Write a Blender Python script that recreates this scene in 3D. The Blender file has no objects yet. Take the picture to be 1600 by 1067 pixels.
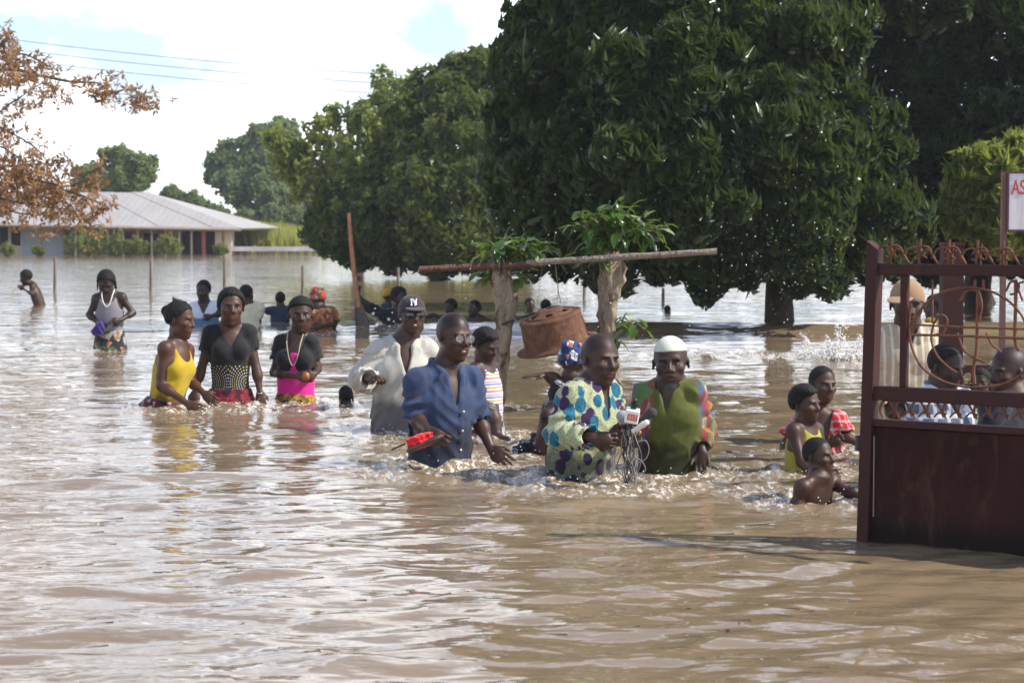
import bpy, math, random
import numpy as np
from mathutils import Vector, Matrix
rad = math.radians
sc = bpy.context.scene
COL = sc.collection
# ------------------------------------------------------------------ camera
FPX, CH, HOR = 3200.0, 1.25, 350.0          # focal length in px of a 1600 px wide frame, camera height, horizon row
PITCH = math.atan((533.5 - HOR) / FPX)
cam = bpy.data.cameras.new("camera"); camo = bpy.data.objects.new("camera", cam); COL.objects.link(camo)
camo.location = (0, 0, CH); camo.rotation_euler = (math.pi/2 - PITCH, 0, 0)
cam.sensor_width = 36; cam.lens = 36*FPX/1600; cam.clip_end = 3000; cam.clip_start = 0.1
cam.dof.use_dof = True; cam.dof.focus_distance = 10.4; cam.dof.aperture_fstop = 7.0
sc.camera = camo
# ------------------------------------------------------------------ light
SUN = Vector((0.70, -0.10, 0.66)).normalized()
w = bpy.data.worlds.new("World"); sc.world = w; w.use_nodes = True
nt = w.node_tree; nt.nodes.clear()
def wn(t, **k):
    n = nt.nodes.new(t)
    for a, b in k.items(): setattr(n, a, b)
    return n
sky = wn("ShaderNodeTexSky", sky_type='NISHITA', sun_disc=False, sun_elevation=math.asin(SUN.z), sun_rotation=math.atan2(SUN.x, SUN.y), altitude=100, air_density=1.0, dust_density=1.0, ozone_density=1.0)
tc = wn("ShaderNodeTexCoord"); mp = wn("ShaderNodeMapping"); mp.inputs['Scale'].default_value = (13, 13, 19)
ns = wn("ShaderNodeTexNoise"); ns.inputs['Scale'].default_value = 1.0; ns.inputs['Detail'].default_value = 5; ns.inputs['Roughness'].default_value = 0.5
nt.links.new(tc.outputs['Generated'], mp.inputs[0]); nt.links.new(mp.outputs[0], ns.inputs['Vector'])
sz = wn("ShaderNodeSeparateXYZ"); nt.links.new(tc.outputs['Generated'], sz.inputs[0])
mz = wn("ShaderNodeMapRange"); mz.inputs[1].default_value = 0.24; mz.inputs[2].default_value = 0.50; mz.inputs[3].default_value = 0.0; mz.inputs[4].default_value = -0.27
nt.links.new(sz.outputs[2], mz.inputs[0]); ad = wn("ShaderNodeMath", operation='ADD'); nt.links.new(mz.outputs[0], ad.inputs[0])     # broken clouds overhead, closing up towards the horizon
cr = wn("ShaderNodeValToRGB"); cr.color_ramp.elements[0].position = 0.34; cr.color_ramp.elements[1].position = 0.66
cr.color_ramp.elements[0].color = (0.10, 0.10, 0.10, 1)
nt.links.new(ns.outputs['Fac'], ad.inputs[1]); nt.links.new(ad.outputs[0], cr.inputs[0])
mx = wn("ShaderNodeMix", data_type='RGBA'); mx.inputs[7].default_value = (19.0, 19.3, 20.2, 1)
mh = wn("ShaderNodeMapRange"); mh.inputs[1].default_value = 0.0; mh.inputs[2].default_value = 0.35; mh.inputs[3].default_value = 0.26; mh.inputs[4].default_value = 0.06
nt.links.new(sz.outputs[2], mh.inputs[0]); mm_ = wn("ShaderNodeMath", operation='MAXIMUM'); nt.links.new(mh.outputs[0], mm_.inputs[0]); nt.links.new(cr.outputs[0], mm_.inputs[1])
tn = wn("ShaderNodeMix", data_type='RGBA', blend_type='MULTIPLY'); tn.inputs[0].default_value = 1; tn.inputs[7].default_value = (.80, 1.05, 1.42, 1)
nt.links.new(mm_.outputs[0], mx.inputs[0]); nt.links.new(sky.outputs[0], tn.inputs[6]); nt.links.new(tn.outputs[2], mx.inputs[6])
bg = wn("ShaderNodeBackground"); bg.inputs['Strength'].default_value = 0.10
wo = wn("ShaderNodeOutputWorld")
nt.links.new(mx.outputs[2], bg.inputs[0]); nt.links.new(bg.outputs[0], wo.inputs[0])
sl = bpy.data.lights.new("sun", 'SUN'); sl.energy = 5.0; sl.angle = rad(0.5); sl.color = (1.0, 0.93, 0.82)
so = bpy.data.objects.new("sun", sl); COL.objects.link(so)
so.rotation_euler = SUN.to_track_quat('Z', 'Y').to_euler(); so.location = (20, 0, 30)
sc.view_settings.view_transform = 'Standard'; sc.view_settings.look = 'None'
sc.view_settings.exposure = 0.36; sc.view_settings.gamma = 1.0; sc.view_settings.use_curve_mapping = False
sc.render.engine = 'CYCLES'
cy = sc.cycles; cy.use_denoising = True; cy.max_bounces = 6; cy.diffuse_bounces = 3; cy.glossy_bounces = 3
cy.transmission_bounces = 4; cy.transparent_max_bounces = 6; cy.use_adaptive_sampling = True; cy.adaptive_threshold = 0.02
cy.sample_clamp_indirect = 4.0; cy.caustics_reflective = False; cy.caustics_refractive = False
# ------------------------------------------------------------------ pixel <-> place
def ray(px, py):
    u = (px-800)/FPX; v = (533.5-py)/FPX
    return np.array([u, math.cos(PITCH)+v*math.sin(PITCH), -math.sin(PITCH)+v*math.cos(PITCH)])
def at(px, py, Y):
    d = ray(px, py); return d*(Y/d[1]) + np.array([0, 0, CH])
def hit(px, py, z=0.0):
    d = ray(px, py); return d*((z-CH)/d[2]) + np.array([0, 0, CH])
# ------------------------------------------------------------------ objects
def tag(o, label=None, cat=None, group=None, kind=None):
    if label: o['label'] = label
    if cat: o['category'] = cat
    if group: o['group'] = group
    if kind: o['kind'] = kind
    return o
def empty(name, loc, label=None, cat=None, group=None, rz=0):
    o = bpy.data.objects.new(name, None); COL.objects.link(o); o.location = loc; o.rotation_euler = (0, 0, rz)
    o.empty_display_size = 0.1
    return tag(o, label, cat, group)
def mk(name, V, F, mat=None, parent=None, smooth=True, col=None, attr=None, loc=None, midx=None):
    """V (n,3) array; F list of (k,3)/(k,4) int arrays."""
    V = np.asarray(V, np.float32)
    if not isinstance(F, (list, tuple)): F = [F]
    F = [np.asarray(f, np.int32) for f in F if len(f)]
    me = bpy.data.meshes.new(name)
    me.vertices.add(len(V)); me.vertices.foreach_set("co", V.ravel())
    tot = np.concatenate([np.full(len(f), f.shape[1], np.int32) for f in F]); li = np.concatenate([f.ravel() for f in F])
    me.loops.add(len(li)); me.loops.foreach_set("vertex_index", li)
    me.polygons.add(len(tot)); st = np.zeros(len(tot), np.int32); st[1:] = np.cumsum(tot)[:-1]
    me.polygons.foreach_set("loop_start", st); me.polygons.foreach_set("loop_total", tot)
    me.polygons.foreach_set("use_smooth", np.full(len(tot), smooth, bool))
    if midx is not None: me.polygons.foreach_set("material_index", np.asarray(midx, np.int32))
    me.update(calc_edges=True)
    if col is not None:
        a = me.color_attributes.new("Col", 'FLOAT_COLOR', 'POINT'); c = np.ones((len(V), 4), np.float32); c[:, :3] = col
        a.data.foreach_set("color", c.ravel())
    for nm, arr in (attr or {}).items():
        a = me.attributes.new(nm, 'FLOAT', 'POINT'); a.data.foreach_set("value", np.asarray(arr, np.float32))
    for m in (mat if isinstance(mat, (list, tuple)) else [mat]):
        if m: me.materials.append(m)
    o = bpy.data.objects.new(name, me); COL.objects.link(o)
    if parent is not None: o.parent = parent
    if loc is not None: o.location = loc
    return o
class MB:
    def __init__(s): s.V = []; s.F = {3: [], 4: []}; s.n = 0; s.C = []
    def add(s, V, F, c=None):
        V = np.asarray(V, float).reshape(-1, 3); F = np.asarray(F, int)
        s.V.append(V); s.F[F.shape[1]].append(F+s.n); s.n += len(V)
        if c is not None: s.C.append(np.tile(np.asarray(c, float), (len(V), 1)))
    def box(s, lo, hi, M=None):
        x0, y0, z0 = lo; x1, y1, z1 = hi
        V = np.array([[x0,y0,z0],[x1,y0,z0],[x1,y1,z0],[x0,y1,z0],[x0,y0,z1],[x1,y0,z1],[x1,y1,z1],[x0,y1,z1]], float)
        if M is not None: V = V @ np.asarray(M)[:3, :3].T + np.asarray(M)[:3, 3]
        s.add(V, [[0,3,2,1],[4,5,6,7],[0,1,5,4],[1,2,6,5],[2,3,7,6],[3,0,4,7]])
    def tube(s, P, R, n=8, cap=True, flat=1.0):
        P = np.asarray(P, float); m = len(P); R = np.broadcast_to(np.asarray(R, float), (m,))
        T = np.gradient(P, axis=0); T /= np.linalg.norm(T, axis=1)[:, None]+1e-9
        up = np.array([0, 0, 1.]) if abs(T[0][2]) < .9 else np.array([1., 0, 0])
        A = np.cross(T[0], up); A /= np.linalg.norm(A); V = []
        for i in range(m):
            A = A - T[i]*A.dot(T[i]); A /= np.linalg.norm(A)+1e-9; B = np.cross(T[i], A)
            a = np.linspace(0, 2*math.pi, n, endpoint=False)
            V.append(P[i]+R[i]*(np.cos(a)[:, None]*A+flat*np.sin(a)[:, None]*B))
        V = np.concatenate(V); F = []
        for i in range(m-1):
            for j in range(n):
                F.append([i*n+j, i*n+(j+1) % n, (i+1)*n+(j+1) % n, (i+1)*n+j])
        s.add(V, F)
        if cap:
            for i, o in ((0, 1), (m-1, -1)):
                c = P[i]; VV = np.vstack([V[i*n:(i+1)*n], c]); s.add(VV, [[j, (j+1) % n, n][::-o] for j in range(n)])
    def lathe(s, prof, M=None, n=32):
        prof = np.asarray(prof, float); a = np.linspace(0, 2*math.pi, n, endpoint=False); V = []
        for r, z in prof: V.append(np.c_[r*np.cos(a), r*np.sin(a), np.full(n, z)])
        V = np.concatenate(V); F = []
        for i in range(len(prof)-1):
            for j in range(n): F.append([i*n+j, i*n+(j+1) % n, (i+1)*n+(j+1) % n, (i+1)*n+j])
        if M is not None: V = V @ np.asarray(M)[:3, :3].T + np.asarray(M)[:3, 3]
        s.add(V, F)
    def build(s, name, mat=None, parent=None, smooth=False, origin=(0, 0, 0)):
        V = np.concatenate(s.V) - np.asarray(origin, float)
        F = [np.concatenate(s.F[k]) for k in (3, 4) if s.F[k]]
        o = mk(name, V, F, mat, parent, smooth, col=np.concatenate(s.C) if s.C else None)
        return o
def spline(P, n=8):
    P = np.asarray(P, float); Q = np.vstack([2*P[0]-P[1], P, 2*P[-1]-P[-2]]); out = []
    for i in range(1, len(Q)-2):
        for t in np.linspace(0, 1, n, endpoint=False):
            a, b, c, d = Q[i-1], Q[i], Q[i+1], Q[i+2]
            out.append(.5*((2*b)+(-a+c)*t+(2*a-5*b+4*c-d)*t*t+(-a+3*b-3*c+d)*t**3))
    out.append(P[-1]); return np.array(out)
# ------------------------------------------------------------------ materials
class G:
    """small helper to wire a node material"""
    def __init__(s, name, rough=.6, spec=.5):
        s.m = bpy.data.materials.new(name); s.m.use_nodes = True; s.t = s.m.node_tree
        s.b = s.t.nodes['Principled BSDF']; s.b.inputs['Roughness'].default_value = rough; s.b.inputs['Specular IOR Level'].default_value = spec
    def n(s, ty, **k):
        x = s.t.nodes.new(ty)
        for a, b in k.items(): setattr(x, a, b)
        return x
    def L(s, a, b):
        if isinstance(a, (int, float, tuple, list)): b.default_value = tuple(a)+(1,) if isinstance(a, (tuple, list)) and len(a) == 3 and b.type == 'RGBA' else a
        else: s.t.links.new(a, b)
    def co(s, kind='Object', scale=(1, 1, 1), rot=(0, 0, 0)):
        t = s.n("ShaderNodeTexCoord"); m = s.n("ShaderNodeMapping"); m.inputs['Scale'].default_value = scale; m.inputs['Rotation'].default_value = rot
        s.L(t.outputs[kind], m.inputs[0]); return m.outputs[0]
    def noise(s, v, scale, detail=3, rough=.5, dist=0, out='Fac'):
        x = s.n("ShaderNodeTexNoise"); s.L(v, x.inputs['Vector']); x.inputs['Scale'].default_value = scale
        x.inputs['Detail'].default_value = detail; x.inputs['Roughness'].default_value = rough; x.inputs['Distortion'].default_value = dist
        return x.outputs[out]
    def vor(s, v, scale, feature='F1', out='Distance', rnd=1.0):
        x = s.n("ShaderNodeTexVoronoi", feature=feature); s.L(v, x.inputs['Vector']); x.inputs['Scale'].default_value = scale
        x.inputs['Randomness'].default_value = rnd
        return x.outputs[out]
    def math(s, op, a, b=0.0, c=0.0):
        x = s.n("ShaderNodeMath", operation=op); s.L(a, x.inputs[0]); s.L(b, x.inputs[1]); s.L(c, x.inputs[2]); return x.outputs[0]
    def mix(s, f, a, b, mode='MIX'):
        x = s.n("ShaderNodeMix", data_type='RGBA', blend_type=mode); s.L(f, x.inputs[0]); s.L(a, x.inputs[6]); s.L(b, x.inputs[7]); return x.outputs[2]
    def ramp(s, f, stops, mode='LINEAR'):
        x = s.n("ShaderNodeValToRGB"); r = x.color_ramp; r.interpolation = mode
        while len(r.elements) < len(stops): r.elements.new(.5)
        for e, (p, c) in zip(r.elements, stops):
            e.position = p; e.color = tuple(c)+(1,) if not isinstance(c, (int, float)) else (c, c, c, 1)
        s.L(f, x.inputs[0]); return x.outputs[0]
    def sep(s, v):
        x = s.n("ShaderNodeSeparateXYZ"); s.L(v, x.inputs[0]); return x.outputs
    def attr(s, nm, out='Color'):
        x = s.n("ShaderNodeAttribute", attribute_name=nm); return x.outputs[out]
    def base(s, c): s.L(c, s.b.inputs['Base Color']); return s
    def rough(s, c): s.L(c, s.b.inputs['Roughness']); return s
    def bump(s, h, strength=.4, dist=.01):
        x = s.n("ShaderNodeBump"); x.inputs['Strength'].default_value = strength; x.inputs['Distance'].default_value = dist
        s.L(h, x.inputs['Height']); s.L(x.outputs[0], s.b.inputs['Normal']); return s
def plain(name, c, rough=.6, spec=.5, var=.15, sc_=8, bump=0, metal=0, dist=.01):
    g = G(name, rough, spec); v = g.co(); n = g.noise(v, sc_, 4)
    lo = tuple(x*(1-var) for x in c); hi = tuple(min(1, x*(1+var)) for x in c)
    g.base(g.mix(g.ramp(n, [(.3, 0), (.7, 1)]), lo, hi)); g.b.inputs['Metallic'].default_value = metal
    if bump: g.bump(g.noise(v, sc_*5, 4), bump, dist)
    return g.m
def leafmat(name, c1, c2, rough=.38, spec=.5, trans=.25):
    g = G(name, rough, spec); a = g.attr("Col"); r = g.sep(a)
    col = g.mix(r[0], c1, c2); g.base(col)
    tr = g.n("ShaderNodeBsdfTranslucent"); g.L(g.mix(.6, col, (c2[0]*1.5, c2[1]*1.4, c2[2]*.6)), tr.inputs[0])
    ms = g.n("ShaderNodeMixShader"); ms.inputs[0].default_value = trans
    out = g.t.nodes['Material Output']; g.L(g.b.outputs[0], ms.inputs[1]); g.L(tr.outputs[0], ms.inputs[2]); g.L(ms.outputs[0], out.inputs[0])
    return g.m
# ================================================================== WATER
rng = np.random.default_rng(5)
STIR = []                                    # (x, y, radius, strength): where wading people stir the surface
def water_height(X, Y):
    r = np.random.default_rng(11); Z = np.zeros_like(X)
    D = np.hypot(X, Y)
    for i in range(40):
        lam = 0.18*(1.058**i)
        th = r.normal(0.15, .55) + (math.pi/2)
        k = 2*math.pi/lam; ph = r.uniform(0, 7)
        amp = .0035*lam**.9/(1+(lam/.75)**1.3)*1.25
        fade = np.clip(lam/(D*.010)-.3, 0, 1)
        wx = .35*lam*np.sin(X*1.7/lam*.6+ph*3)
        Z += amp*fade*np.sin(k*(X*math.cos(th)+Y*math.sin(th)+wx)+ph)
    # breaking crests sharpen, troughs stay round
    Z = (Z + 6*Z*Z)/(1+(D/26)**2)
    return Z
def sag(t): return 1/(1+np.exp(-t))
def stirred(X, Y):
    T = np.zeros_like(X)
    for (x, y, rr, s) in STIR:
        d = np.hypot((X-x), (Y-y)*.8); T = np.maximum(T, s*np.exp(-(d/rr)**2))
    return T
def build_water():
    # rows get closer together towards the camera side and open out to the far bank
    s = np.concatenate([np.linspace(1/3.4, 1/130., 430), [1/200., 1/400., 1/1500.]])
    Yr = 1/s; nx = 450
    t = np.linspace(-1, 1, nx); t = np.sign(t)*np.abs(t)**1.5
    t = np.concatenate([np.linspace(-1, 1, nx)*.36, ])
    ext = np.array([.42, .55, .8, 1.4, 3.0]); t = np.concatenate([-ext[::-1], t, ext]); nx = len(t)
    Y = np.repeat(Yr[:, None], nx, 1); X = t[None, :]*(Yr[:, None]*.95+1.2)
    Z = water_height(X, Y)
    T = stirred(X, Y)
    # flow over the submerged road edge: a smooth ridge with a steep near face
    yc = 23.0+.10*np.sin(X*1.3)+.06*np.sin(X*3.1+1)-.02*X
    ridge = .16*(sag((Y-yc)/.07))*np.exp(-np.clip(Y-yc, 0, None)/2.2)*sag((X+2.2)/.5)
    Z += ridge
    r = np.random.default_rng(3)
    for i in range(26):
        th = r.uniform(0, 6.28); lam = r.uniform(.07, .28); k = 2*math.pi/lam
        Z += T*.0030*(lam/.15)*np.sin(k*(X*math.cos(th)+Y*math.sin(th))+r.uniform(0, 7)+1.5*np.sin(X*5+i))*np.clip(lam/(Y*.009), 0, 1)
    for (x, y, rr, sx) in STIR:              # a pushed-up wave round each wader
        d = np.hypot(X-x, (Y-y)*.9)
        Z += sx*.016*np.exp(-((d-rr*.5)/.10)**2)*np.cos((d-rr*.5)*18)
    V = np.stack([X, Y, Z], -1).reshape(-1, 3); ny = len(Yr)
    a = (np.arange(ny-1)[:, None]*nx+np.arange(nx-1)[None, :]).ravel()
    F = np.stack([a, a+nx, a+nx+1, a+1], 1)[:, ::-1]
    g = G("muddy_water", .05, .5); v = g.co('Object'); g.b.inputs['IOR'].default_value = 1.33
    st = g.attr("stir", 'Fac')
    n1 = g.noise(v, .35, 3); col = g.mix(g.ramp(n1, [(.3, 0), (.7, 1)]), (.190, .136, .080), (.245, .180, .108))
    vs = g.co('Object', (1, .55, 1))
    f1 = g.noise(vs, 34, 5, .7); f2 = g.noise(vs, 7, 3)
    fo = g.math('MULTIPLY', g.ramp(f1, [(.50, 0), (.59, 1)]), g.ramp(f2, [(.37, 0), (.50, 1)]))
    fo = g.math('MULTIPLY', fo, g.ramp(st, [(.22, 0), (.75, .95)]))
    g.base(g.mix(fo, col, (.78, .74, .66)))
    g.rough(g.math('ADD', g.math('MULTIPLY', fo, .4), .045))
    vb = g.co('Object', (.55, 1, 1))
    h = g.math('ADD', g.math('MULTIPLY', g.noise(vb, 5.5, 1, .5, .6), 1.0), g.math('MULTIPLY', g.noise(vb, 14, 2, .5, .3), .28))
    h2 = g.math('MULTIPLY', g.noise(g.co('Object', (.8, 1, 1)), 45, 3, .6), g.math('MULTIPLY', st, .55))
    ds = g.math('DIVIDE', 1.0, g.math('ADD', 1.0, g.math('POWER', g.math('MULTIPLY', g.sep(v)[1], .06), 2.0))); hf = g.math('MULTIPLY', g.noise(g.co('Object', (.45, 1, 1)), 2.1, 3, .55, .3), g.math('MULTIPLY', g.math('SUBTRACT', 1.0, ds), 3.4)); g.bump(g.math('ADD', g.math('MULTIPLY', g.math('ADD', h, h2), ds), hf), .5, .03)
    o = mk("water", V, F, g.m, None, True, attr={"stir": T.ravel()})
    tag(o, "muddy brown flood water covering the road and fields", None, kind='structure')
def ground():
    g = G("wet_soil", .9); v = g.co()
    g.base(g.mix(g.noise(v, .3, 5), (.10, .07, .04), (.16, .12, .07)))
    # bed under the flood, rising to the far bank
    xs = np.linspace(-400, 400, 60); ys = np.concatenate([np.linspace(-20, 90, 30), np.linspace(94, 104, 10), np.linspace(112, 1600, 20)])
    X, Y = np.meshgrid(xs, ys); Z = -1.1 + 1.25*sag((Y-99)/1.2) + .05*np.sin(X*.2)
    nx = len(xs); a = (np.arange(len(ys)-1)[:, None]*nx+np.arange(nx-1)[None, :]).ravel()
    tag(mk("ground", np.stack([X, Y, Z], -1).reshape(-1, 3), np.stack([a, a+1, a+nx+1, a+nx], 1), g.m), "flooded ground rising to the far bank", kind='structure')
ground()
# ================================================================== FOLIAGE
def leaf_tmpl(n, L, W, droop, r, fold=.25, spread=1.0):
    """rosette of n leaves, axis +Z: returns verts (n*4,3), tris"""
    V = []; F = []
    for i in range(n):
        a = 2*math.pi*i/n*1.0 + r.uniform(-.5, .5); el = r.uniform(-.5, .9)*spread
        l = L*r.uniform(.7, 1.15); wd = W*r.uniform(.8, 1.2)
        d = np.array([math.cos(a)*math.cos(el), math.sin(a)*math.cos(el), math.sin(el)])
        sd = np.cross(d, [0, 0, 1]); sd /= np.linalg.norm(sd)+1e-6; nn = np.cross(sd, d)
        p0 = d*l*.06; pm = d*l*.5; p1 = d*l + np.array([0, 0, -droop*l])
        V += [p0, pm+sd*wd*.5+nn*wd*fold, p1, pm-sd*wd*.5+nn*wd*fold]; b = 4*i
        F += [[b, b+1, b+2], [b, b+2, b+3]]
    return np.array(V), np.array(F)
def scatter(tm, P, Dn, S, r, colr=None, tilt=.6):
    """place template instances (joined) with axis Dn at P"""
    n = len(P); k = len(tm); which = r.integers(0, k, n); VV = []; FF = []; CC = []; off = 0
    for t in range(k):
        idx = np.where(which == t)[0]
        if not len(idx): continue
        V, F = tm[t]; z = Dn[idx]; z = z/np.linalg.norm(z, axis=1)[:, None]
        ra = r.normal(size=(len(idx), 3)); x = np.cross(z, ra); x /= np.linalg.norm(x, axis=1)[:, None]+1e-9; y = np.cross(z, x)
        W = (V[None, :, 0, None]*x[:, None]+V[None, :, 1, None]*y[:, None]+V[None, :, 2, None]*z[:, None])*S[idx][:, None, None]
        W = W + P[idx][:, None]
        m = len(V); VV.append(W.reshape(-1, 3)); FF.append((F[None]+(np.arange(len(idx))*m)[:, None, None]).reshape(-1, 3)+off)
        base = (colr[idx] if colr is not None else r.uniform(0, 1, len(idx)))
        nl = m//4 if m % 4 == 0 else 1
        cl = np.clip(base[:, None]+r.normal(0, .16, (len(idx), nl)), 0, 1)
        cl = np.repeat(cl, m//nl, 1).ravel(); CC.append(np.stack([cl, cl, cl], 1)); off += m*len(idx)
    return np.concatenate(VV), np.concatenate(FF), np.concatenate(CC)
def crown(parent, lobes, n, tm, size, mat, seed, droop=.5, depth=(.72, 1.04), back=.35, name="crown", light=.35, zmin=.12, sub=5):
    r = np.random.default_rng(seed); lobes = np.array(lobes, float)       # x y z rx ry rz (world)
    extra = []
    for L_ in lobes:                                                      # smaller tufts standing out of each bough
        for _ in range(sub):
            d = r.normal(size=3); d[1] = -abs(d[1])*.8; d /= np.linalg.norm(d); k_ = r.uniform(.22, .42)
            extra.append(list(L_[:3]+d*L_[3:6]*r.uniform(.80, 1.0))+list(L_[3:6]*k_*np.array([1, 1, .75])))
    if extra: lobes = np.vstack([lobes, extra])
    area = (lobes[:, 3]*lobes[:, 5]); pr = area/area.sum(); P = []; D = []; C = []
    lc = r.uniform(0, light, len(lobes))
    while len(P) < n:
        m = max(500, n//2); li = r.choice(len(lobes), m, p=pr); d = r.normal(size=(m, 3)); d /= np.linalg.norm(d, axis=1)[:, None]
        keep = (d[:, 1] < .25) | (r.uniform(size=m) < back); li = li[keep]; d = d[keep]; m = len(d)
        bump = 1+.10*np.sin(d[:, 0]*7+li)+.10*np.sin(d[:, 2]*8+li*2.)+.06*np.sin(d[:, 1]*15+d[:, 2]*13)
        rr = r.uniform(depth[0], depth[1], m)**.7*bump
        p = lobes[li, :3]+d*lobes[li, 3:6]*rr[:, None]
        q = ((p[:, None]-lobes[None, :, :3])/lobes[None, :, 3:6]); q = np.sqrt((q**2).sum(-1)); q[np.arange(m), li] = 9
        ok = (q.min(1) > .80) & (p[:, 2] > zmin+.12*np.sin(p[:, 0]*5)+.10*np.sin(p[:, 0]*13+2)*(zmin > .2))
        for i in np.where(ok)[0]:
            P.append(p[i]); D.append(d[i]); C.append(lc[li[i]]+r.uniform(0, .55))
    P = np.array(P[:n]); D = np.array(D[:n]); C = np.array(C[:n])
    Dn = D + np.array([0, 0, -droop*.6]) + r.normal(0, .35, D.shape)
    V, F, c = scatter(tm, P, Dn, size*r.uniform(.7, 1.3, n), r, C)
    org = np.array(parent.location)
    return mk(name, V-org, F, mat, parent, False, col=c)
def limbs(parent, base, r0, tips, mat, seed, name="trunk", fork=None, nseg=10):
    r = np.random.default_rng(seed); mb = MB(); base = np.array(base, float)
    fork = np.array(fork, float) if fork is not None else base+np.array([0, 0, 1.2])
    n = 9; P = [base+(fork-base)*t+r.normal(0, r0*.10, 3)*(0 < t < 1) for t in np.linspace(0, 1, n)]
    R = [r0*(1.25-.45*t) for t in np.linspace(0, 1, n)]
    mb.tube(P, R, 14)
    for tip in tips:
        tip = np.array(tip, float); L = np.linalg.norm(tip-fork); mid = (fork+tip)/2+np.array([0, 0, .12*L])+r.normal(0, .06*L, 3)
        mb.tube(spline([fork-(tip-fork)*.05, mid, tip], 5), np.linspace(r0*.5, r0*.10, 11), 8)
        for q in range(3):
            s = mid+(tip-mid)*r.uniform(0, .8); e = s+r.normal(0, .13*L, 3)+np.array([0, 0, .12*L])
            mb.tube(spline([s, (s+e)/2+r.normal(0, .05*L, 3), e], 3), np.linspace(r0*.22, r0*.05, 7), 6)
    return mb.build(name, mat, parent, True, origin=tuple(parent.location))
def lob(px, py, rp, Y, ry=None, ax=1.0, az=1.0):
    c = at(px, py, Y); s = FPX/Y; r = rp/s
    return [c[0], c[1], c[2], r*ax, (ry if ry else r), r*az]
def barkmat(name, c, sc_=10, scar=None):
    g = G(name, .9, .2); v = g.co('Object', (1, 1, .35)); n = g.noise(v, sc_, 6, .65); vo = g.vor(v, sc_*2.2, 'DISTANCE_TO_EDGE')
    col = g.mix(g.ramp(n, [(.3, 0), (.7, 1)]), tuple(x*.5 for x in c), c)
    if scar: col = g.mix(g.ramp(g.noise(g.co('Object', (1, 1, .5)), scar, 5, .7, .8), [(.50, 0), (.58, .85)]), col, (.075, .048, .032))
    g.base(col)
    g.bump(g.math('ADD', n, g.math('MULTIPLY', vo, .6)), .8, .03); return g.m
bark_dark = barkmat("dark_bark", (.10, .075, .055)); bark_pale = barkmat("pale_bark", (.36, .29, .20), 16, 9)
R1 = np.random.default_rng(21)
T_mango = [leaf_tmpl(16, .155, .028, .62, R1) for _ in range(5)]
T_round = [leaf_tmpl(10, .155, .065, .25, R1) for _ in range(5)]
T_far = [leaf_tmpl(9, .30, .15, .15, R1) for _ in range(5)]
T_fine = [leaf_tmpl(9, .10, .03, .1, R1) for _ in range(4)]
m_mango = leafmat("mango_leaf", (.016, .038, .014), (.100, .140, .044), .32, .65, .28)
m_mango2 = leafmat("mango_leaf_dark", (.014, .034, .013), (.085, .120, .036), .36, .5, .2)
m_green = leafmat("light_green_leaf", (.11, .17, .045), (.32, .37, .11), .45, .4, .5)
m_mid = leafmat("mid_green_leaf", (.030, .058, .018), (.17, .215, .060), .45, .4, .4)
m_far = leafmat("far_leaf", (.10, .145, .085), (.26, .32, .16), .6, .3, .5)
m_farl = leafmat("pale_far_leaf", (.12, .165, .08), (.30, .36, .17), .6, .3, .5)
m_brown = leafmat("rust_brown_leaf", (.17, .11, .065), (.46, .27, .14), .6, .3, .35)

# --- the great mango tree
mg = empty("mango_tree", hit(1222, 512), "huge dense dark green mango tree whose crown hangs low over the flood", "tree")
YM = 24.0
lobes = [lob(*a, YM+b) for a, b in [((900,150,125),0),((1050,60,165),0),((1180,120,130),-.4),((870,300,105),-.3),((1000,280,150),-.9),((1150,270,150),-.7),
   ((1285,220,112),-.4),((1335,330,95),-.5),((945,372,75),-.7),((1080,380,85),-1.1),((1235,380,90),-1.2),((1345,410,66),-.6),((828,205,72),.2),((865,85,85),.4),
   ((1000,-80,190),.3),((1160,-30,160),.2),((1240,60,110),0),((850,375,62),-.1),((1160,440,45),-1.0),((1290,445,42),-.9),((1050,160,120),-1.2),((1250,300,80),-1.4),
   ((930,230,80),-1.2),((1110,420,55),-1.3),((1390,370,55),-.2),((985,410,50),-1.0),((1200,200,85),-1.6),((1080,300,80),-1.9)]]
lobes += [lob(x, y, 120, YM+2.2) for x, y in ((950,100),(1100,200),(1250,250),(950,280),(1100,50))]
cm = crown(mg, lobes, 15500, T_mango, 1.0, m_mango, 1, droop=1.2, depth=(.60, 1.02), back=.3, zmin=.56)
limbs(mg, hit(1222, 514)-np.array([0, 0, .5]), .17, [l[:3] for l in lobes[:18]], bark_dark, 2, fork=at(1215, 400, YM))
# --- second dark tree behind it on the right
m2 = empty("mango_tree", hit(1530, 470), "second dark mango tree behind the gate at the picture edge, speckled with sky gaps", "tree")
Y2 = 29.5
lob2 = [lob(*a, Y2+b) for a, b in [((1400,60,150),0),((1540,40,170),0),((1480,200,120),-.5),((1600,200,130),-.6),((1440,310,80),-.5),((1560,310,100),-.8),((1700,150,200),0),
   ((1330,20,120),.5),((1500,400,60),-.2),((1600,420,60),-.3),((1420,410,50),0),((1700,350,110),0),((1390,170,90),.3),((1450,-70,190),.6),((1640,-60,200),.6)]]
crown(m2, [l[:3]+[q*1.08 for q in l[3:]] for l in lob2], 6000, T_mango, 1.35, m_mango2, 4, droop=1.0, depth=(.5, 1.08), zmin=.62)
limbs(m2, hit(1530, 470)-np.array([0, 0, .5]), .22, [l[:3] for l in lob2[:9]], bark_dark, 5, fork=at(1530, 400, Y2))
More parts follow.
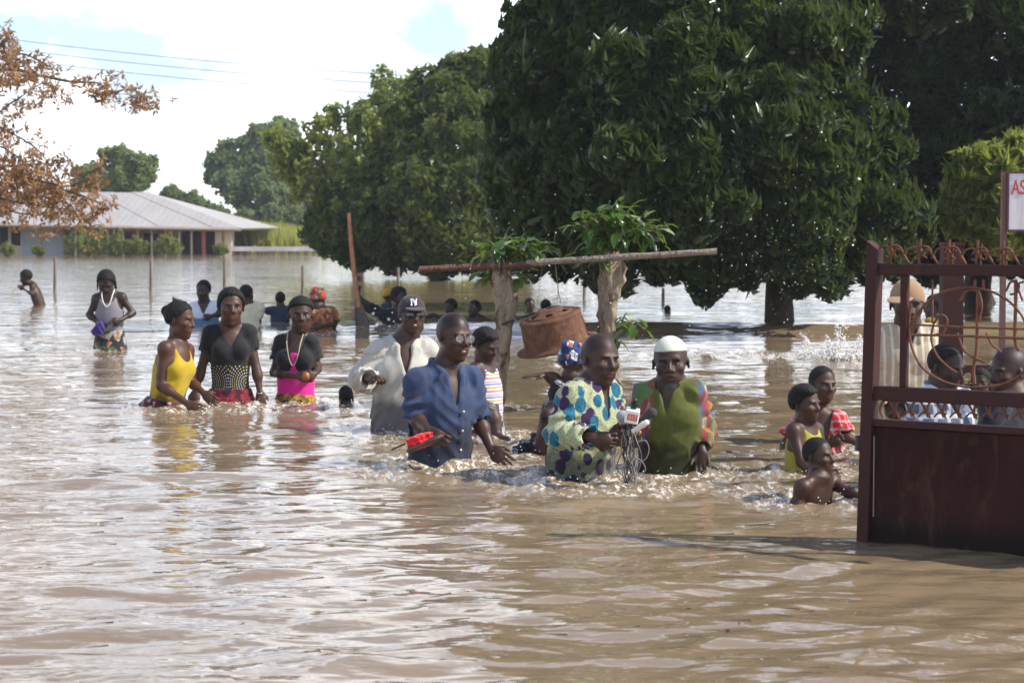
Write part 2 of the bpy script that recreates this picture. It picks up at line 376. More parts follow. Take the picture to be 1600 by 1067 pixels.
# --- lighter bush in front of it, at the sign
m3 = empty("leafy_bush", hit(1590, 455), "lighter green leafy tree just behind the white sign board", "tree")
lob3 = [lob(*a, 26+b) for a, b in [((1530,290,52),0),((1590,270,50),0),((1560,340,55),-.2),((1620,330,70),0),((1500,330,36),0),((1640,260,60),.2)]]
crown(m3, lob3, 1300, T_mango, 1.0, m_green, 6, droop=1.0, depth=(.5, 1.05)); limbs(m3, hit(1620, 455)-np.array([0,0,.5]), .09, [l[:3] for l in lob3], bark_dark, 7, fork=at(1620, 400, 26))
# --- rounded trees left of the mango
m4 = empty("round_tree", hit(690, 424), "rounded dark green tree with a crown down to the water, left of the mango", "tree")
Y4 = 47.
lob4 = [lob(*a, Y4+b) for a, b in [((700,190,85),0),((750,140,62),.3),((655,260,75),-.3),((600,335,80),-.5),((560,330,62),-.4),((700,330,105),-1),((790,280,110),0),((525,360,44),0),
   ((560,385,38),-.3),((620,385,42),-.6),((770,370,70),-.3),((790,160,70),.4),((740,230,80),-.8),((690,395,26),-.6),((520,330,30),0),((640,190,40),-.1)]]
crown(m4, [l[:3]+[l[3]*.93, l[4]*.93, l[5]*.93] for l in lob4], 6800, T_round, 1.35, m_mid, 8, droop=.4, depth=(.5, 1.10)); limbs(m4, hit(690, 424)-np.array([0,0,.6]), .2, [l[:3] for l in lob4[:8]], bark_dark, 9, fork=at(680, 400, Y4))
m5 = empty("slender_tree", hit(560, 418), "loose light green tree with visible branches rising behind the rounded tree", "tree")
Y5 = 56.
lob5 = [lob(*a, Y5+b) for a, b in [((500,215,40),0),((450,245,38),0),((545,240,46),-.5),((590,200,50),-.5),((610,150,36),0),((640,130,22),0),((600,118,20),0),((560,180,26),0),((520,180,22),.3),
   ((480,275,40),-.3),((540,290,45),-.4),((620,240,50),-.2),((660,170,30),0),((430,215,20),0),((585,270,40),-.8),((650,215,36),-.4)]]
crown(m5, [l[:3]+[l[3]*.78, l[4]*.78, l[5]*.78] for l in lob5], 820, T_round, 1.55, m_green, 10, droop=.2, depth=(.3, 1.12)); limbs(m5, hit(560, 418)-np.array([0,0,.6]), .16, [l[:3] for l in lob5], bark_dark, 11, fork=at(560, 330, Y5))
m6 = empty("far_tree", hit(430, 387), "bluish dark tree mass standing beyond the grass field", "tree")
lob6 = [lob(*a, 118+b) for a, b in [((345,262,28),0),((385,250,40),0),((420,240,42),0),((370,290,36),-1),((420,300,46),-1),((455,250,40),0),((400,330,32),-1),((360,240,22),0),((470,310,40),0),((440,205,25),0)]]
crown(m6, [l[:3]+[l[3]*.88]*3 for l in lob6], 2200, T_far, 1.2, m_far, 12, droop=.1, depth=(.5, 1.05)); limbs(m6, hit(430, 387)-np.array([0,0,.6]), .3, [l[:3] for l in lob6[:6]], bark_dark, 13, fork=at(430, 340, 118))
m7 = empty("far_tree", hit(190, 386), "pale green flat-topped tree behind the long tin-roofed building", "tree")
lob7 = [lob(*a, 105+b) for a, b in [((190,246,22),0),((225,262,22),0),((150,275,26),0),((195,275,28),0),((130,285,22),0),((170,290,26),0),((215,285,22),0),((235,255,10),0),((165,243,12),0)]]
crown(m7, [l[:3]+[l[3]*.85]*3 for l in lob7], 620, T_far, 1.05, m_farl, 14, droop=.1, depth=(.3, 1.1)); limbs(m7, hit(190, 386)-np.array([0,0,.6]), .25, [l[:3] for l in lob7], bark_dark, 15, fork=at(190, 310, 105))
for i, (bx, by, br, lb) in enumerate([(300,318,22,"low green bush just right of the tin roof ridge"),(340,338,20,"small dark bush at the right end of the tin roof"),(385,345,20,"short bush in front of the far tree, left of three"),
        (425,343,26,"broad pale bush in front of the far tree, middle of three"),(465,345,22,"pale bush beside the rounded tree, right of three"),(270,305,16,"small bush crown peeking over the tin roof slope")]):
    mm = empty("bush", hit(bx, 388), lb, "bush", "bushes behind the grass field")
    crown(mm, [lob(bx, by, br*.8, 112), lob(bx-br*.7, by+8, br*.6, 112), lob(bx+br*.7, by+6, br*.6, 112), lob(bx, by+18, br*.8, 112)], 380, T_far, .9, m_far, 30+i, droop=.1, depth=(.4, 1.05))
# --- rust-brown branches reaching in from the left
mb_ = empty("brown_tree", hit(-330, 440), "tree with rust brown dry leaves reaching in over the tin roof", "tree")
r = np.random.default_rng(40); YB = 33.; tips = []; Pc = []; Dc = []
mb = MB(); root = at(-330, 330, YB)
def bl(px, py): return at(px, py, YB+r.normal(0, .5))
strands = [[(-300,250),(-90,150),(0,110),(60,118),(110,128),(150,130),(175,145)], [(-90,150),(-20,180),(20,160),(70,130),(90,160)], [(-60,170),(0,200),(30,215),(60,235),(75,255)],
   [(-300,300),(-60,290),(10,285),(60,290),(110,300),(150,315),(170,325)], [(-60,290),(0,310),(50,320),(90,325),(120,330),(140,345)], [(-60,280),(0,262),(40,258),(90,255),(110,250)],
   [(175,145),(205,140),(222,150),(236,168)], [(0,110),(30,85),(60,95),(90,112)], [(-30,120),(0,70),(15,60),(0,40)], [(0,262),(30,275),(70,285),(110,290),(140,270),(155,262)], [(-60,260),(-10,230),(20,240),(50,262)],
   [(-50,310),(0,325),(40,335),(80,332)]]
for s in strands:
    P = spline([bl(*q) for q in s], 6); mb.tube(P, np.linspace(.05 if s[0][0] < -100 else .02, .006, len(P)), 6)
    for i, p in enumerate(P):
        c = 1
        for _ in range(c*2):
            q = p+r.normal(0, .13, 3)+np.array([0, 0, r.uniform(-.18, .05)]); Pc.append(q); Dc.append(r.normal(0, 1, 3)+np.array([.2, 0, -.5]))
            if _ % 3 == 0: mb.tube([p, (p+q)/2+r.normal(0, .02, 3), q], .004, 4, False)
for (px, py, rp, n) in [(20,120,34,110),(45,160,24,60),(30,285,40,190),(80,310,40,170),(10,310,36,130),(60,275,24,60),(120,320,26,60),(10,215,20,35),(60,235,16,25),(165,150,12,22),(230,160,10,12),(30,110,28,50),(205,140,8,8)]:
    for _ in range(int(n*.30)):
        Pc.append(at(px+r.normal(0, rp*.55), py+r.normal(0, rp*.45), YB+r.normal(0, .6))); Dc.append(r.normal(0, 1, 3)+np.array([0, 0, -.5]))
V, F, c = scatter(T_fine, np.array(Pc), np.array(Dc), r.uniform(.7, 1.5, len(Pc)), r)
mk("crown", V-np.array(mb_.location), F, m_brown, mb_, False, col=c)
mb.tube([hit(-330, 440)-np.array([0, 0, .5]), at(-330, 330, YB), at(-300, 250, YB)], [.2, .16, .08], 10); mb.tube([at(-330, 330, YB), at(-300, 300, YB)], [.1, .06], 8)
mb.build("trunk", bark_dark, mb_, True, origin=tuple(mb_.location))
# ================================================================== FAR BANK: field, building, low wall
r = np.random.default_rng(50)
n = 16000; X = r.uniform(-24, -2, n); Yg = r.uniform(92, 104, n)
hgt = .75+.45*r.uniform(size=n)+.2*np.sin(X*.9); V = np.zeros((n, 3, 3)); wv = .05*r.uniform(.6, 1.6, n)
a = r.uniform(0, 3.14, n); lean = r.normal(0, .16, (n, 2))
V[:, 0] = np.c_[X-wv*np.cos(a), Yg-wv*np.sin(a), np.full(n, -.1)]; V[:, 1] = np.c_[X+wv*np.cos(a), Yg+wv*np.sin(a), np.full(n, -.1)]
V[:, 2] = np.c_[X+lean[:, 0], Yg+lean[:, 1], hgt+.1]
c = np.repeat(r.uniform(0, 1, n), 3)
m_grass = leafmat("tall_grass", (.20, .24, .06), (.42, .43, .14), .7, .2, .5)
tag(mk("tall_grass", V.reshape(-1, 3), np.arange(n*3).reshape(-1, 3), m_grass, None, False, col=np.stack([c]*3, 1)), "tall yellow green grass on the far bank between building and trees", "grass", kind='stuff')
# building
def building():
    Yb = 84.; B = empty("long_building", at(190, 390, Yb), "long single-storey cream building with grey tin roof standing in the flood", "building"); og = tuple(B.location)
    s = FPX/Yb
    cream = plain("cream_plaster", (.62, .54, .40), .9, .2, .2, 1.5); blue = plain("blue_grey_plaster", (.36, .40, .44), .9, .2, .2, 1.2); dark = plain("room_shade", (.05, .045, .04), .9)  # the last one paints the shade of the unlit rooms
    red = plain("red_post_paint", (.40, .10, .07), .7); tin = G("tin_roof", .45, .5); v = tin.co(); tin.b.inputs['Metallic'].default_value = .0
    wv = tin.n("ShaderNodeTexWave", bands_direction='X'); tin.L(v, wv.inputs[0]); wv.inputs['Scale'].default_value = 1.1; wv.inputs['Distortion'].default_value = 1.5
    tin.base(tin.mix(tin.noise(tin.co('Object', (1.2, .25, .25)), 1.1, 4), (.30, .27, .24), (.42, .39, .36))); tin.bump(wv.outputs[0], .22, .03)
    def pt(px, py, dy=0): return at(px, py, Yb+dy)
    # roof: front slope, right hip, with sheet joints as real steps
    eL, eR = pt(-220, 345, -1.2), pt(376, 357, -1.2); rL, rR = pt(-150, 300, 5.), pt(232, 301, 5.)
    for i in range(14):
        t0, t1 = i/14, (i+1)/14; mbx = MB(); lift = np.array([0, 0, .02*(i % 2)])
        q = [eL+(eR-eL)*t0, eL+(eR-eL)*t1, rL+(rR-rL)*t1, rL+(rR-rL)*t0]; q = [p+lift for p in q]
        mbx.add(np.array(q+[p-np.array([0, 0, .05]) for p in q]), [[0,1,2,3],[7,6,5,4],[0,4,5,1],[1,5,6,2],[2,6,7,3],[3,7,4,0]]); mbx.build("roof_sheet", tin.m, B, False, og)
    bR = eR.copy(); bR[1] += 12.4; bR[0] += .2
    mbx = MB(); q = [eR, bR, rR]; mbx.add(np.array(q+[p-np.array([0, 0, .05]) for p in q]), [[0,1,2],[5,4,3]]); mbx.add(np.array([rL, rR, bR, pt(-150,352,11.2)]), [[3,2,1,0]]); mbx.build("roof_end", tin.m, B, False, og)
    fb = MB(); f0, f1 = eL-np.array([0, 0, .06]), eR-np.array([0, 0, .06]); fb.tube([f0, f1], .07, 4); fb.build("fascia", plain("fascia_board", (.30, .24, .2), .8), B, False, og)
    z0 = -.6
    def wall(x0, x1, dy, top, mat, nm="wall", th=.2, zb=None):
        a_, b_ = pt(x0, 380, dy), pt(x1, 380, dy); t_ = pt(x0, top, dy)[2]; m_ = MB(); m_.box((a_[0], a_[1], z0 if zb is None else zb), (b_[0], a_[1]+th, t_)); m_.build(nm, mat, B, False, og)
    wall(-220, -2, 1.0, 340, cream); wall(32, 100, .6, 345, cream); wall(34, 98, .52, 361, blue, "painted_dado", .06)
    wall(0, 32, 1.2, 345, dark, "opening_shade"); wall(13, 17, .8, 347, cream, "window_frame"); wall(0, 34, .7, 384, cream, "window_sill")
    wall(100, 365, 3.0, 345, cream, "back_wall"); wall(285, 335, 2.6, 362, dark, "doorway_shade"); wall(225, 245, 2.6, 365, dark, "doorway_shade"); wall(190, 205, 2.6, 365, dark, "doorway_shade")  # dark slabs on the wall, indoor shade put into their colour
    wall(336, 346, -.3, 352, cream, "pillar", .25); wall(351, 362, -.3, 352, cream, "pillar", .25)
    for px in (118, 142, 168, 192, 215, 237, 258, 280, 299):
        a_ = pt(px, 350, -.5); m_ = MB(); m_.tube([(a_[0], a_[1], z0), (a_[0], a_[1], pt(px, 352, -.5)[2])], .05, 6); m_.build("veranda_post", plain("pale_post", (.50, .42, .32), .8), B, False, og)
    a_ = pt(318, 350, -.5); m_ = MB(); m_.tube([(a_[0], a_[1], z0), (a_[0], a_[1], a_[2])], .085, 6); m_.build("veranda_post", red, B, False, og)['label'] = "red painted veranda post"
    # overgrown shrubs before it
    m_sh = leafmat("shrub_leaf", (.08, .13, .03), (.30, .32, .10), .6, .3, .35)
    for i, (px, py, rp, lb) in enumerate([(125,372,20,"bright green leafy shrub under the eave, with a white blossom"),(155,374,18,"green shrub beside the leafy shrub at the veranda"),(185,376,16,"yellowish weedy shrub at the middle veranda posts"),(215,378,14,"thin dry shrub between pale posts"),
            (262,374,16,"dry weedy shrub on the right half of the veranda"),(345,386,9,"small dark shrub at the foot of the pillars"),(12,385,8,"low shrub below the dark window"),(60,387,7,"tiny bush before the blue wall")]):
        o = empty("shrub", hit(px, 392), lb, "shrub", "shrubs in front of the long building")
        crown(o, [lob(px, py+6, rp*.62, 79, None, 1, 1.7), lob(px-rp*.8, py+rp*.6, rp*.45, 79, None, 1, 1.6), lob(px+rp*.9, py+rp*.6, rp*.45, 79, None, 1, 1.6)], 150, T_far, .34, m_sh, 60+i, droop=0, depth=(.1, 1.5), zmin=.02)
    # low concrete wall with drain holes, right of the building
    W = empty("low_wall", at(430, 396, 82), "low pale concrete wall with square drain holes before the grass", "wall"); og = tuple(W.location)
    x0, x1 = at(362, 390, 82)[0], at(500, 390, 82)[0]; m_ = MB(); m_.box((x0, 82, .16), (x1, 82.3, .34)); m_.build("coping", plain("pale_concrete", (.55, .53, .50), .9, .2, .2, 2), W, False, og)
    xs = np.linspace(x0, x1, 12)
    for i in range(11):
        m_ = MB(); m_.box((xs[i], 82.03, -.6), (xs[i+1]-.22, 82.27, .157)); m_.build("wall_block", plain("brown_block", (.24, .17, .12), .9), W, False, og)
building()
hz = G('haze'); hz.t.nodes.remove(hz.b); pv = hz.n('ShaderNodeVolumePrincipled'); pv.inputs['Density'].default_value = .0006; pv.inputs['Color'].default_value = (.86, .90, .96, 1); pv.inputs['Anisotropy'].default_value = .3; hz.L(pv.outputs[0], hz.t.nodes['Material Output'].inputs['Volume'])
m_ = MB(); m_.box((-460, -30, -2.3), (460, 1660, 9)); tag(m_.build('haze', hz.m), 'thin humid haze over the flooded fields', kind='stuff')
# scrub added behind the right-hand trees to darken what the water reflects
sb = empty("reflection_scrub", (26, 100, 0), "line of scrub added behind the mango trunks to darken the water reflection", "scrub"); r = np.random.default_rng(91)
sl_ = [[x+r.normal(0, 1), 101+r.normal(0, 1), .7, 1.9, 1.2, r.uniform(.9, 2.1)] for x in np.arange(-1, 60, 1.9)]
crown(sb, sl_, 3200, T_far, 1.25, m_mid, 92, droop=.1, depth=(.4, 1.1), sub=1)['kind'] = 'stuff'
# ================================================================== power lines
mw = plain("wire_grey", (.10, .10, .10), .8)
for i, (ya, yb, lb) in enumerate([(57, 128, "topmost of the four overhead power lines"), (72, 142, "second overhead power line from the top"), (88, 158, "third overhead power line from the top"), (133, 172, "lowest of the four overhead power lines")]):
    P0 = at(-200, ya-26, 60); P1 = at(960, yb+4, 52); t = np.linspace(0, 1, 40)[:, None]
    P = P0+(P1-P0)*t; P[:, 2] -= (.6*4*t*(1-t))[:, 0]*.55; m_ = MB(); m_.tube(P-P0, .0085, 5); o = m_.build("power_line", mw, None, True); o.location = P0; tag(o, lb, "power line", "power lines crossing the sky")
# ================================================================== implicit-surface modeller for people and other rounded things
f32 = np.float32
class Field:
    def __init__(s): s.ops = []
    def op(s, kind, fn, lo, hi, k): s.ops.append((kind, fn, np.asarray(lo, float), np.asarray(hi, float), k)); return s
    def ball(s, c, r, k=.02, kind='+'):                      # ellipsoid, axis aligned
        return s.ell(c, (r, r, r), None, k, kind)
    def ell(s, c, r, R=None, k=.02, kind='+'):
        c = np.asarray(c, float); r = np.asarray(r, float)
        if R is None: ext = r; R = np.eye(3)
        else: R = np.asarray(R); ext = np.sqrt(((R*r[None, :])**2).sum(1))      # columns of R are the axes
        Rt = R.T/r[:, None]; R2 = R.T/(r[:, None]**2)
        def fn(X, Y, Z):
            x, y, z = X-c[0], Y-c[1], Z-c[2]
            a = [Rt[i, 0]*x+Rt[i, 1]*y+Rt[i, 2]*z for i in range(3)]; b = [R2[i, 0]*x+R2[i, 1]*y+R2[i, 2]*z for i in range(3)]
            k0 = np.sqrt(a[0]**2+a[1]**2+a[2]**2); k1 = np.sqrt(b[0]**2+b[1]**2+b[2]**2)+1e-6
            return k0*(k0-1)/k1
        return s.op(kind, fn, c-ext, c+ext, k)
    def cone(s, a, b, ra, rb, k=.02, kind='+', mod=None):
        a = np.asarray(a, float); b = np.asarray(b, float); d = b-a; L2 = d.dot(d)+1e-9; R = max(ra, rb)
        def fn(X, Y, Z):
            x, y, z = X-a[0], Y-a[1], Z-a[2]
            t = np.clip((x*d[0]+y*d[1]+z*d[2])/L2, 0, 1)
            o = np.sqrt((x-t*d[0])**2+(y-t*d[1])**2+(z-t*d[2])**2)-(ra+(rb-ra)*t)
            if mod is not None: o = o+mod(X, Y, Z, t)
            return o
        return s.op(kind, fn, np.minimum(a, b)-R, np.maximum(a, b)+R, k)
    def mesh(s, h, zmin=None, zmax=None):
        lo = np.min([o[2] for o in s.ops if o[0] == '+'], 0)-3*h; hi = np.max([o[3] for o in s.ops if o[0] == '+'], 0)+3*h
        if zmin is not None: lo[2] = max(lo[2], zmin)
        n = np.ceil((hi-lo)/h).astype(int)+1; ax = [(lo[i]+h*np.arange(n[i])).astype(f32) for i in range(3)]
        f = np.full(n, .5, f32)
        for kind, fn, l, u, k in s.ops:
            p = 2.5*h+k*1.0; i0 = np.clip(np.floor((l-p-lo)/h).astype(int), 0, n-1); i1 = np.clip(np.ceil((u+p-lo)/h).astype(int)+1, 1, n)
            if (i1 <= i0).any(): continue
            sl = tuple(slice(a, b) for a, b in zip(i0, i1))
            d = fn(ax[0][sl[0]][:, None, None], ax[1][sl[1]][None, :, None], ax[2][sl[2]][None, None, :]).astype(f32); g = f[sl]; d = np.broadcast_to(d, g.shape)
            if kind == '+':
                hh = np.clip(.5+.5*(g-d)/k, 0, 1); f[sl] = g*(1-hh)+d*hh-k*hh*(1-hh)
            elif kind == '-':
                d = -d; hh = np.clip(.5-.5*(g-d)/k, 0, 1); f[sl] = g*(1-hh)+d*hh+k*hh*(1-hh)
            elif kind == '*': f[sl] = g+d                     # displacement
        return surfnet(f, ax)
def surfnet(f, ax):
    ins = f < 0; n = f.shape
    c = np.zeros((n[0]-1, n[1]-1, n[2]-1), np.uint8)
    for i in (0, 1):
        for j in (0, 1):
            for k in (0, 1): c += ins[i:n[0]-1+i, j:n[1]-1+j, k:n[2]-1+k]
    act = (c > 0) & (c < 8); I = np.argwhere(act)
    if len(I) == 0: return np.zeros((0, 3)), np.zeros((0, 4), int)
    idm = np.full(c.shape, -1, np.int32); idm[act] = np.arange(len(I))
    pos = np.zeros((len(I), 3)); cnt = np.zeros(len(I))
    cor = {}
    for i in (0, 1):
        for j in (0, 1):
            for k in (0, 1): cor[i, j, k] = f[I[:, 0]+i, I[:, 1]+j, I[:, 2]+k]
    for (i, j, k), va in cor.items():
        for a in range(3):
            q = [i, j, k]
            if q[a]: continue
            q[a] = 1; vb = cor[tuple(q)]; m = (va < 0) != (vb < 0); t = np.where(m, va/(va-vb+1e-12), 0)
            p = np.array([i, j, k], float)[None]+np.zeros((len(I), 3)); p[:, a] += t
            pos[m] += p[m]; cnt[m] += 1
    pos = pos/cnt[:, None]+I
    h = [a[1]-a[0] for a in ax]; V = np.stack([ax[i][0]+pos[:, i]*h[i] for i in range(3)], 1)
    Fs = []
    for a in range(3):
        b, cc = (a+1) % 3, (a+2) % 3
        s0 = [slice(1, n[x]-1) for x in range(3)]; s0[a] = slice(0, n[a]-1); s1 = list(s0); s1[a] = slice(1, n[a])
        A = ins[tuple(s0)]; B = ins[tuple(s1)]; m = A != B; J = np.argwhere(m); off = np.array([1, 1, 1]); off[a] = 0; J = J+off
        def cell(db, dc):
            q = J.copy(); q[:, b] += db; q[:, cc] += dc; return idm[q[:, 0], q[:, 1], q[:, 2]]
        Q = np.stack([cell(-1, -1), cell(0, -1), cell(0, 0), cell(-1, 0)], 1)
        fl = ~A[m]; Q[fl] = Q[fl][:, ::-1]
        Fs.append(Q)
    F = np.concatenate(Fs); F = F[(F >= 0).all(1)]
    # one light smoothing pass
    S = np.zeros_like(V); C = np.zeros(len(V))
    for x in range(4):
        np.add.at(S, F[:, x], V[F[:, (x+1) % 4]]); np.add.at(C, F[:, x], 1)
        np.add.at(S, F[:, (x+1) % 4], V[F[:, x]]); np.add.at(C, F[:, (x+1) % 4], 1)
    m = C > 0; V[m] = .55*V[m]+.45*(S[m]/C[m][:, None])
    return V, F
def nrm(v): v = np.asarray(v, float); return v/(np.linalg.norm(v)+1e-9)
# body half-widths / half-depths by distance below the neck base (metres, adult)
DD = np.array([0, .045, .10, .17, .25, .35, .45, .55, .65, .95])
PROF = {'m': ([.062, .105, .150, .168, .166, .152, .146, .160, .170, .17], [.060, .078, .098, .112, .118, .114, .108, .115, .122, .12]),
        'f': ([.055, .090, .128, .145, .142, .126, .122, .155, .180, .18], [.055, .070, .090, .100, .104, .096, .094, .112, .125, .12]),
        'c': ([.055, .088, .125, .140, .138, .130, .128, .138, .146, .15], [.055, .070, .088, .098, .102, .102, .100, .102, .106, .11]),
        'big': ([.070, .115, .165, .186, .190, .186, .186, .188, .190, .19], [.066, .088, .112, .128, .138, .146, .148, .146, .142, .14])}
def fold(u, v, w, ph, sc=1.0):
    q = u*1.0+v*.8
    r = lambda x: 1-np.abs(np.sin(x))
    return -(.9*r(q*36/sc+3*np.sin(w*6+ph)+1.5*np.sin(q*9+w*5)+ph)*(.55+.45*np.sin(w*11+q*6+ph))
             +.8*r(q*20/sc-w*30/sc+2.2*np.sin(w*8+ph)+np.sin(q*14))*(.5+.5*np.sin(q*17-w*9+2*ph))
             +.7*r(q*24/sc+w*38/sc+ph*3+2*np.sin(q*8+w*4))*(.5+.5*np.sin(q*13+w*12+ph))-.75)
class Fig:
    """one person: skeleton measured in the place, grown to a smooth skin, with garments as offset shells"""
    def __init__(s, sp):
        s.sp = sp; wl = sp['wl']; s.O = hit(*wl); 
        if 'Y' in sp: s.O = at(wl[0], wl[1], sp['Y'])
        s.Y = s.O[1]; s.pxm = FPX/s.Y; s.kind = sp.get('kind', 'm'); s.sc = sp.get('size', 1.0); S = s.sc
        L = lambda p: at(p[0], p[1], s.Y+(p[2] if len(p) > 2 else 0))-s.O
        s.L = L; hd = sp['head']; s.hc = L((hd[0], hd[1], hd[6] if len(hd) > 6 else 0)); s.hh = hd[2]*1.05/s.pxm
        y, p, r_ = [rad(x) for x in hd[3:6]]
        # head axes: columns x (image right), y (back of head), z (crown)
        Rz = np.array(Matrix.Rotation(y, 3, 'Z')); Rx = np.array(Matrix.Rotation(p, 3, 'X')); Ry = np.array(Matrix.Rotation(r_, 3, 'Y'))
        s.HR = Ry@Rz@Rx
        s.sl, s.sr = L(sp['sl']), L(sp['sr']); s.W = L((wl[0]+sp.get('wdx', 0), wl[1], sp.get('wdy', 0)))
        s.W[2] = sp.get('wz', 0.0)
        m = (s.sl+s.sr)/2; up = nrm(m-s.W); up = up if m[2]-s.W[2] > .06 else np.array([0, 0, 1.]); s.N = m+up*.068*S; s.up = up
        rt = s.sr-s.sl; rt = rt-up*rt.dot(up); s.rt = nrm(rt); s.fr = nrm(np.cross(s.rt, up)); s.fr = s.fr if sp.get('back') is None else s.fr
        s.T = np.stack([s.rt, s.fr, up], 1)           # columns
        s.h = sp.get('h', float(np.clip(1.14/(s.pxm*.64), .0056, .015)))
        pr = PROF[s.kind]; s.A = np.array(pr[0])*S*sp.get('wide', 1.0); s.B = np.array(pr[1])*S*sp.get('deep', 1.0)
        s.arms = [(s.sl, sp.get('al'), -1), (s.sr, sp.get('ar'), 1)]
    def uvw(s, X, Y, Z):
        x, y, z = X-s.N[0], Y-s.N[1], Z-s.N[2]; T = s.T
        return tuple(T[0, i]*x+T[1, i]*y+T[2, i]*z for i in range(3))
    def loft(s, F, inf=0.0, infd=None, top=0.0, bot=.95, k=.03, hang=False, mod=None, kind='+', flare=0):
        S = s.sc; d = np.linspace(0, 1, 60)*1.0; A = np.interp(d, DD, PROF[s.kind][0]); B = np.interp(d, DD, PROF[s.kind][1])
        ker = np.ones(5)/5; A = np.convolve(np.pad(A, 2, 'edge'), ker, 'valid')*S*s.sp.get('wide', 1); B = np.convolve(np.pad(B, 2, 'edge'), ker, 'valid')*S*s.sp.get('deep', 1)
        if hang: A = np.maximum.accumulate(A); B = np.maximum.accumulate(B)
        fl_ = flare*np.clip(d-top/S, 0, 1); A = A+inf+fl_; B = B+(inf if infd is None else infd)+fl_; d = d*S; A = A.astype(f32); B = B.astype(f32); dd = d.astype(f32)
        def fn(X, Y, Z):
            u, v, w_ = s.uvw(X, Y, Z); q = -w_; u, v, q = np.broadcast_arrays(u, v, q)
            a = np.interp(q, dd, A).astype(f32); b = np.interp(q, dd, B).astype(f32)
            e = np.sqrt((np.abs(u)/a)**2+(np.abs(v)/b)**2)+1e-6
            o = (e-1)*np.sqrt((u*u+v*v))/e
            if mod is not None: o = o+mod(u, v, q)
            o = np.maximum(o, top*1.0-q); o = np.maximum(o, q-bot*S); return o
        cs = [s.N+s.rt*i*A.max()+s.fr*j*B.max()-s.up*w_ for i in (-1, 1) for j in (-1, 1) for w_ in (top-.01, bot*S)]
        F.op(kind, fn, np.min(cs, 0), np.max(cs, 0), k)
    def hp(s, p): return s.hc+s.HR@(np.asarray(p, float)*s.hh)
    def he(s, F, c, r, k=.03, kind='+', rot=None):
        R = s.HR if rot is None else s.HR@np.array(Matrix.Rotation(rad(rot[0]), 3, rot[1]))
        F.ell(s.hp(c), np.asarray(r, float)*s.hh, R, k*s.hh, kind)
    def head(s, F):
        he = s.he; ch = s.kind == 'c'; hh = s.hh; q = s.sp.get('face', {}); jw = q.get('jaw', 1.0)
        he(F, (0, .05, .13), (.315, .385, .37), .02)
        he(F, (0, -.11, -.10), (.255*jw, .27, .33), .08)
        he(F, (0, -.13, -.29), (.185*jw, .20, .19), .08)
        he(F, (0, -.285, -.40 if not ch else -.37), (.085, .075, .075), .08)
        for x in (-1, 1):
            he(F, (x*.165, -.235, -.07), (.10, .10, .085), .06)
            he(F, (x*.11, -.315, .10), (.105, .055, .035), .05)
            he(F, (x*.20*jw, -.02, -.30), (.06, .10, .10), .06)
        for x in (-1, 1): he(F, (x*.125, -.385, .015), (.085, .055, .048), .05, '-')
        for x in (-1, 1):
            he(F, (x*.125, -.275, .012), (.066, .066, .060), .015)
            he(F, (x*.125, -.345, .010), (.058, .05, .017 if not q.get('squint') else .010), .008, '-')
            he(F, (x*.33, .02, -.01), (.030, .060, .105), .02, '+', (x*18, 'Z')); he(F, (x*.362, -.005, -.005), (.018, .032, .06), .015, '-')
        F.cone(s.hp((0, -.345, .06)), s.hp((0, -.42, -.09)), .034*hh, .052*hh, .04*hh)
        for x in (-1, 1):
            he(F, (x*.055, -.375, -.115), (.042, .045, .034), .025); he(F, (x*.030, -.415, -.142), (.018, .025, .014), .01, '-')
        he(F, (0, -.285, -.235), (.145, .095, .10), .07)
        he(F, (0, -.368, -.205), (.088, .036, .026), .02); he(F, (0, -.358, -.268), (.078, .036, .030), .02)
        mo = q.get('mouth', 0)
        he(F, (0, -.41, -.234), (.085+.02*mo, .045, .006+.020*mo), .012, '-')
        if q.get('sunglass'): pass
    def hair(s, style):
        hh = s.hh; F = Field(); he = s.he; r = np.random.default_rng(int(abs(s.O[0]*100))+3)
        th = {'buzz': .008, 'short': .022, 'afro': .055, 'cap': .026, 'beanie': .055, 'braids': .045, 'bun': .030, 'wrap': .08, 'kufi': .018, 'combed': .05}[style]
        he(F, (0, .05, .13), (.315+th, .385+th, .37+th), .02)
        fr = {'cap': .12, 'beanie': .30, 'kufi': .24, 'wrap': .16, 'buzz': .38, 'short': .36, 'afro': .35, 'braids': .34, 'bun': .36, 'combed': .35}[style]
        sl_ = {'cap': .28, 'beanie': .45, 'kufi': .02, 'wrap': .38, 'buzz': .62, 'short': .62}.get(style, .64)
        c0 = s.hp((0, 0, 0)); A = s.HR
        def cut(X, Y, Z):
            x, y, z = X-c0[0], Y-c0[1], Z-c0[2]; lx, ly, lz = [(A[0, i]*x+A[1, i]*y+A[2, i]*z)/hh for i in range(3)]
            lim = fr-sl_*np.clip(ly+.30, 0, .9) if style in ('cap', 'kufi', 'wrap', 'beanie') else np.interp(ly, [-.40, -.26, -.14, -.02, .12, .42], [fr+.02, fr-.03, fr-.20, .03, -.08, -.24])
            if style in ('buzz', 'short', 'afro', 'combed'): lim = lim-.10*np.clip(np.abs(lx)-.2, 0, 1)*(ly < 0)
            return (lz-lim)*hh*.85
        F.op('-', cut, c0-.8*hh, c0+.8*hh, (.012 if style in ('cap', 'kufi', 'wrap') else .07)*hh)
        if style == 'wrap':
            he(F, (0, .30, .36), (.22, .26, .24), .05); he(F, (.1, -.12, .42), (.16, .14, .10), .05); he(F, (-.1, .1, .5), (.2, .2, .1), .05)
        if style == 'bun': he(F, (0, .42, .18), (.17, .14, .16), .03)
        if style == 'braids':
            for i in range(9):
                a = -1.9+i*3.8/8; F.cone(s.hp((.33*math.sin(a), .10+.33*math.cos(a), .0)), s.hp((.36*math.sin(a), .12+.36*math.cos(a), -.30-.05*(i % 2))), .045*hh, .03*hh, .01*hh)
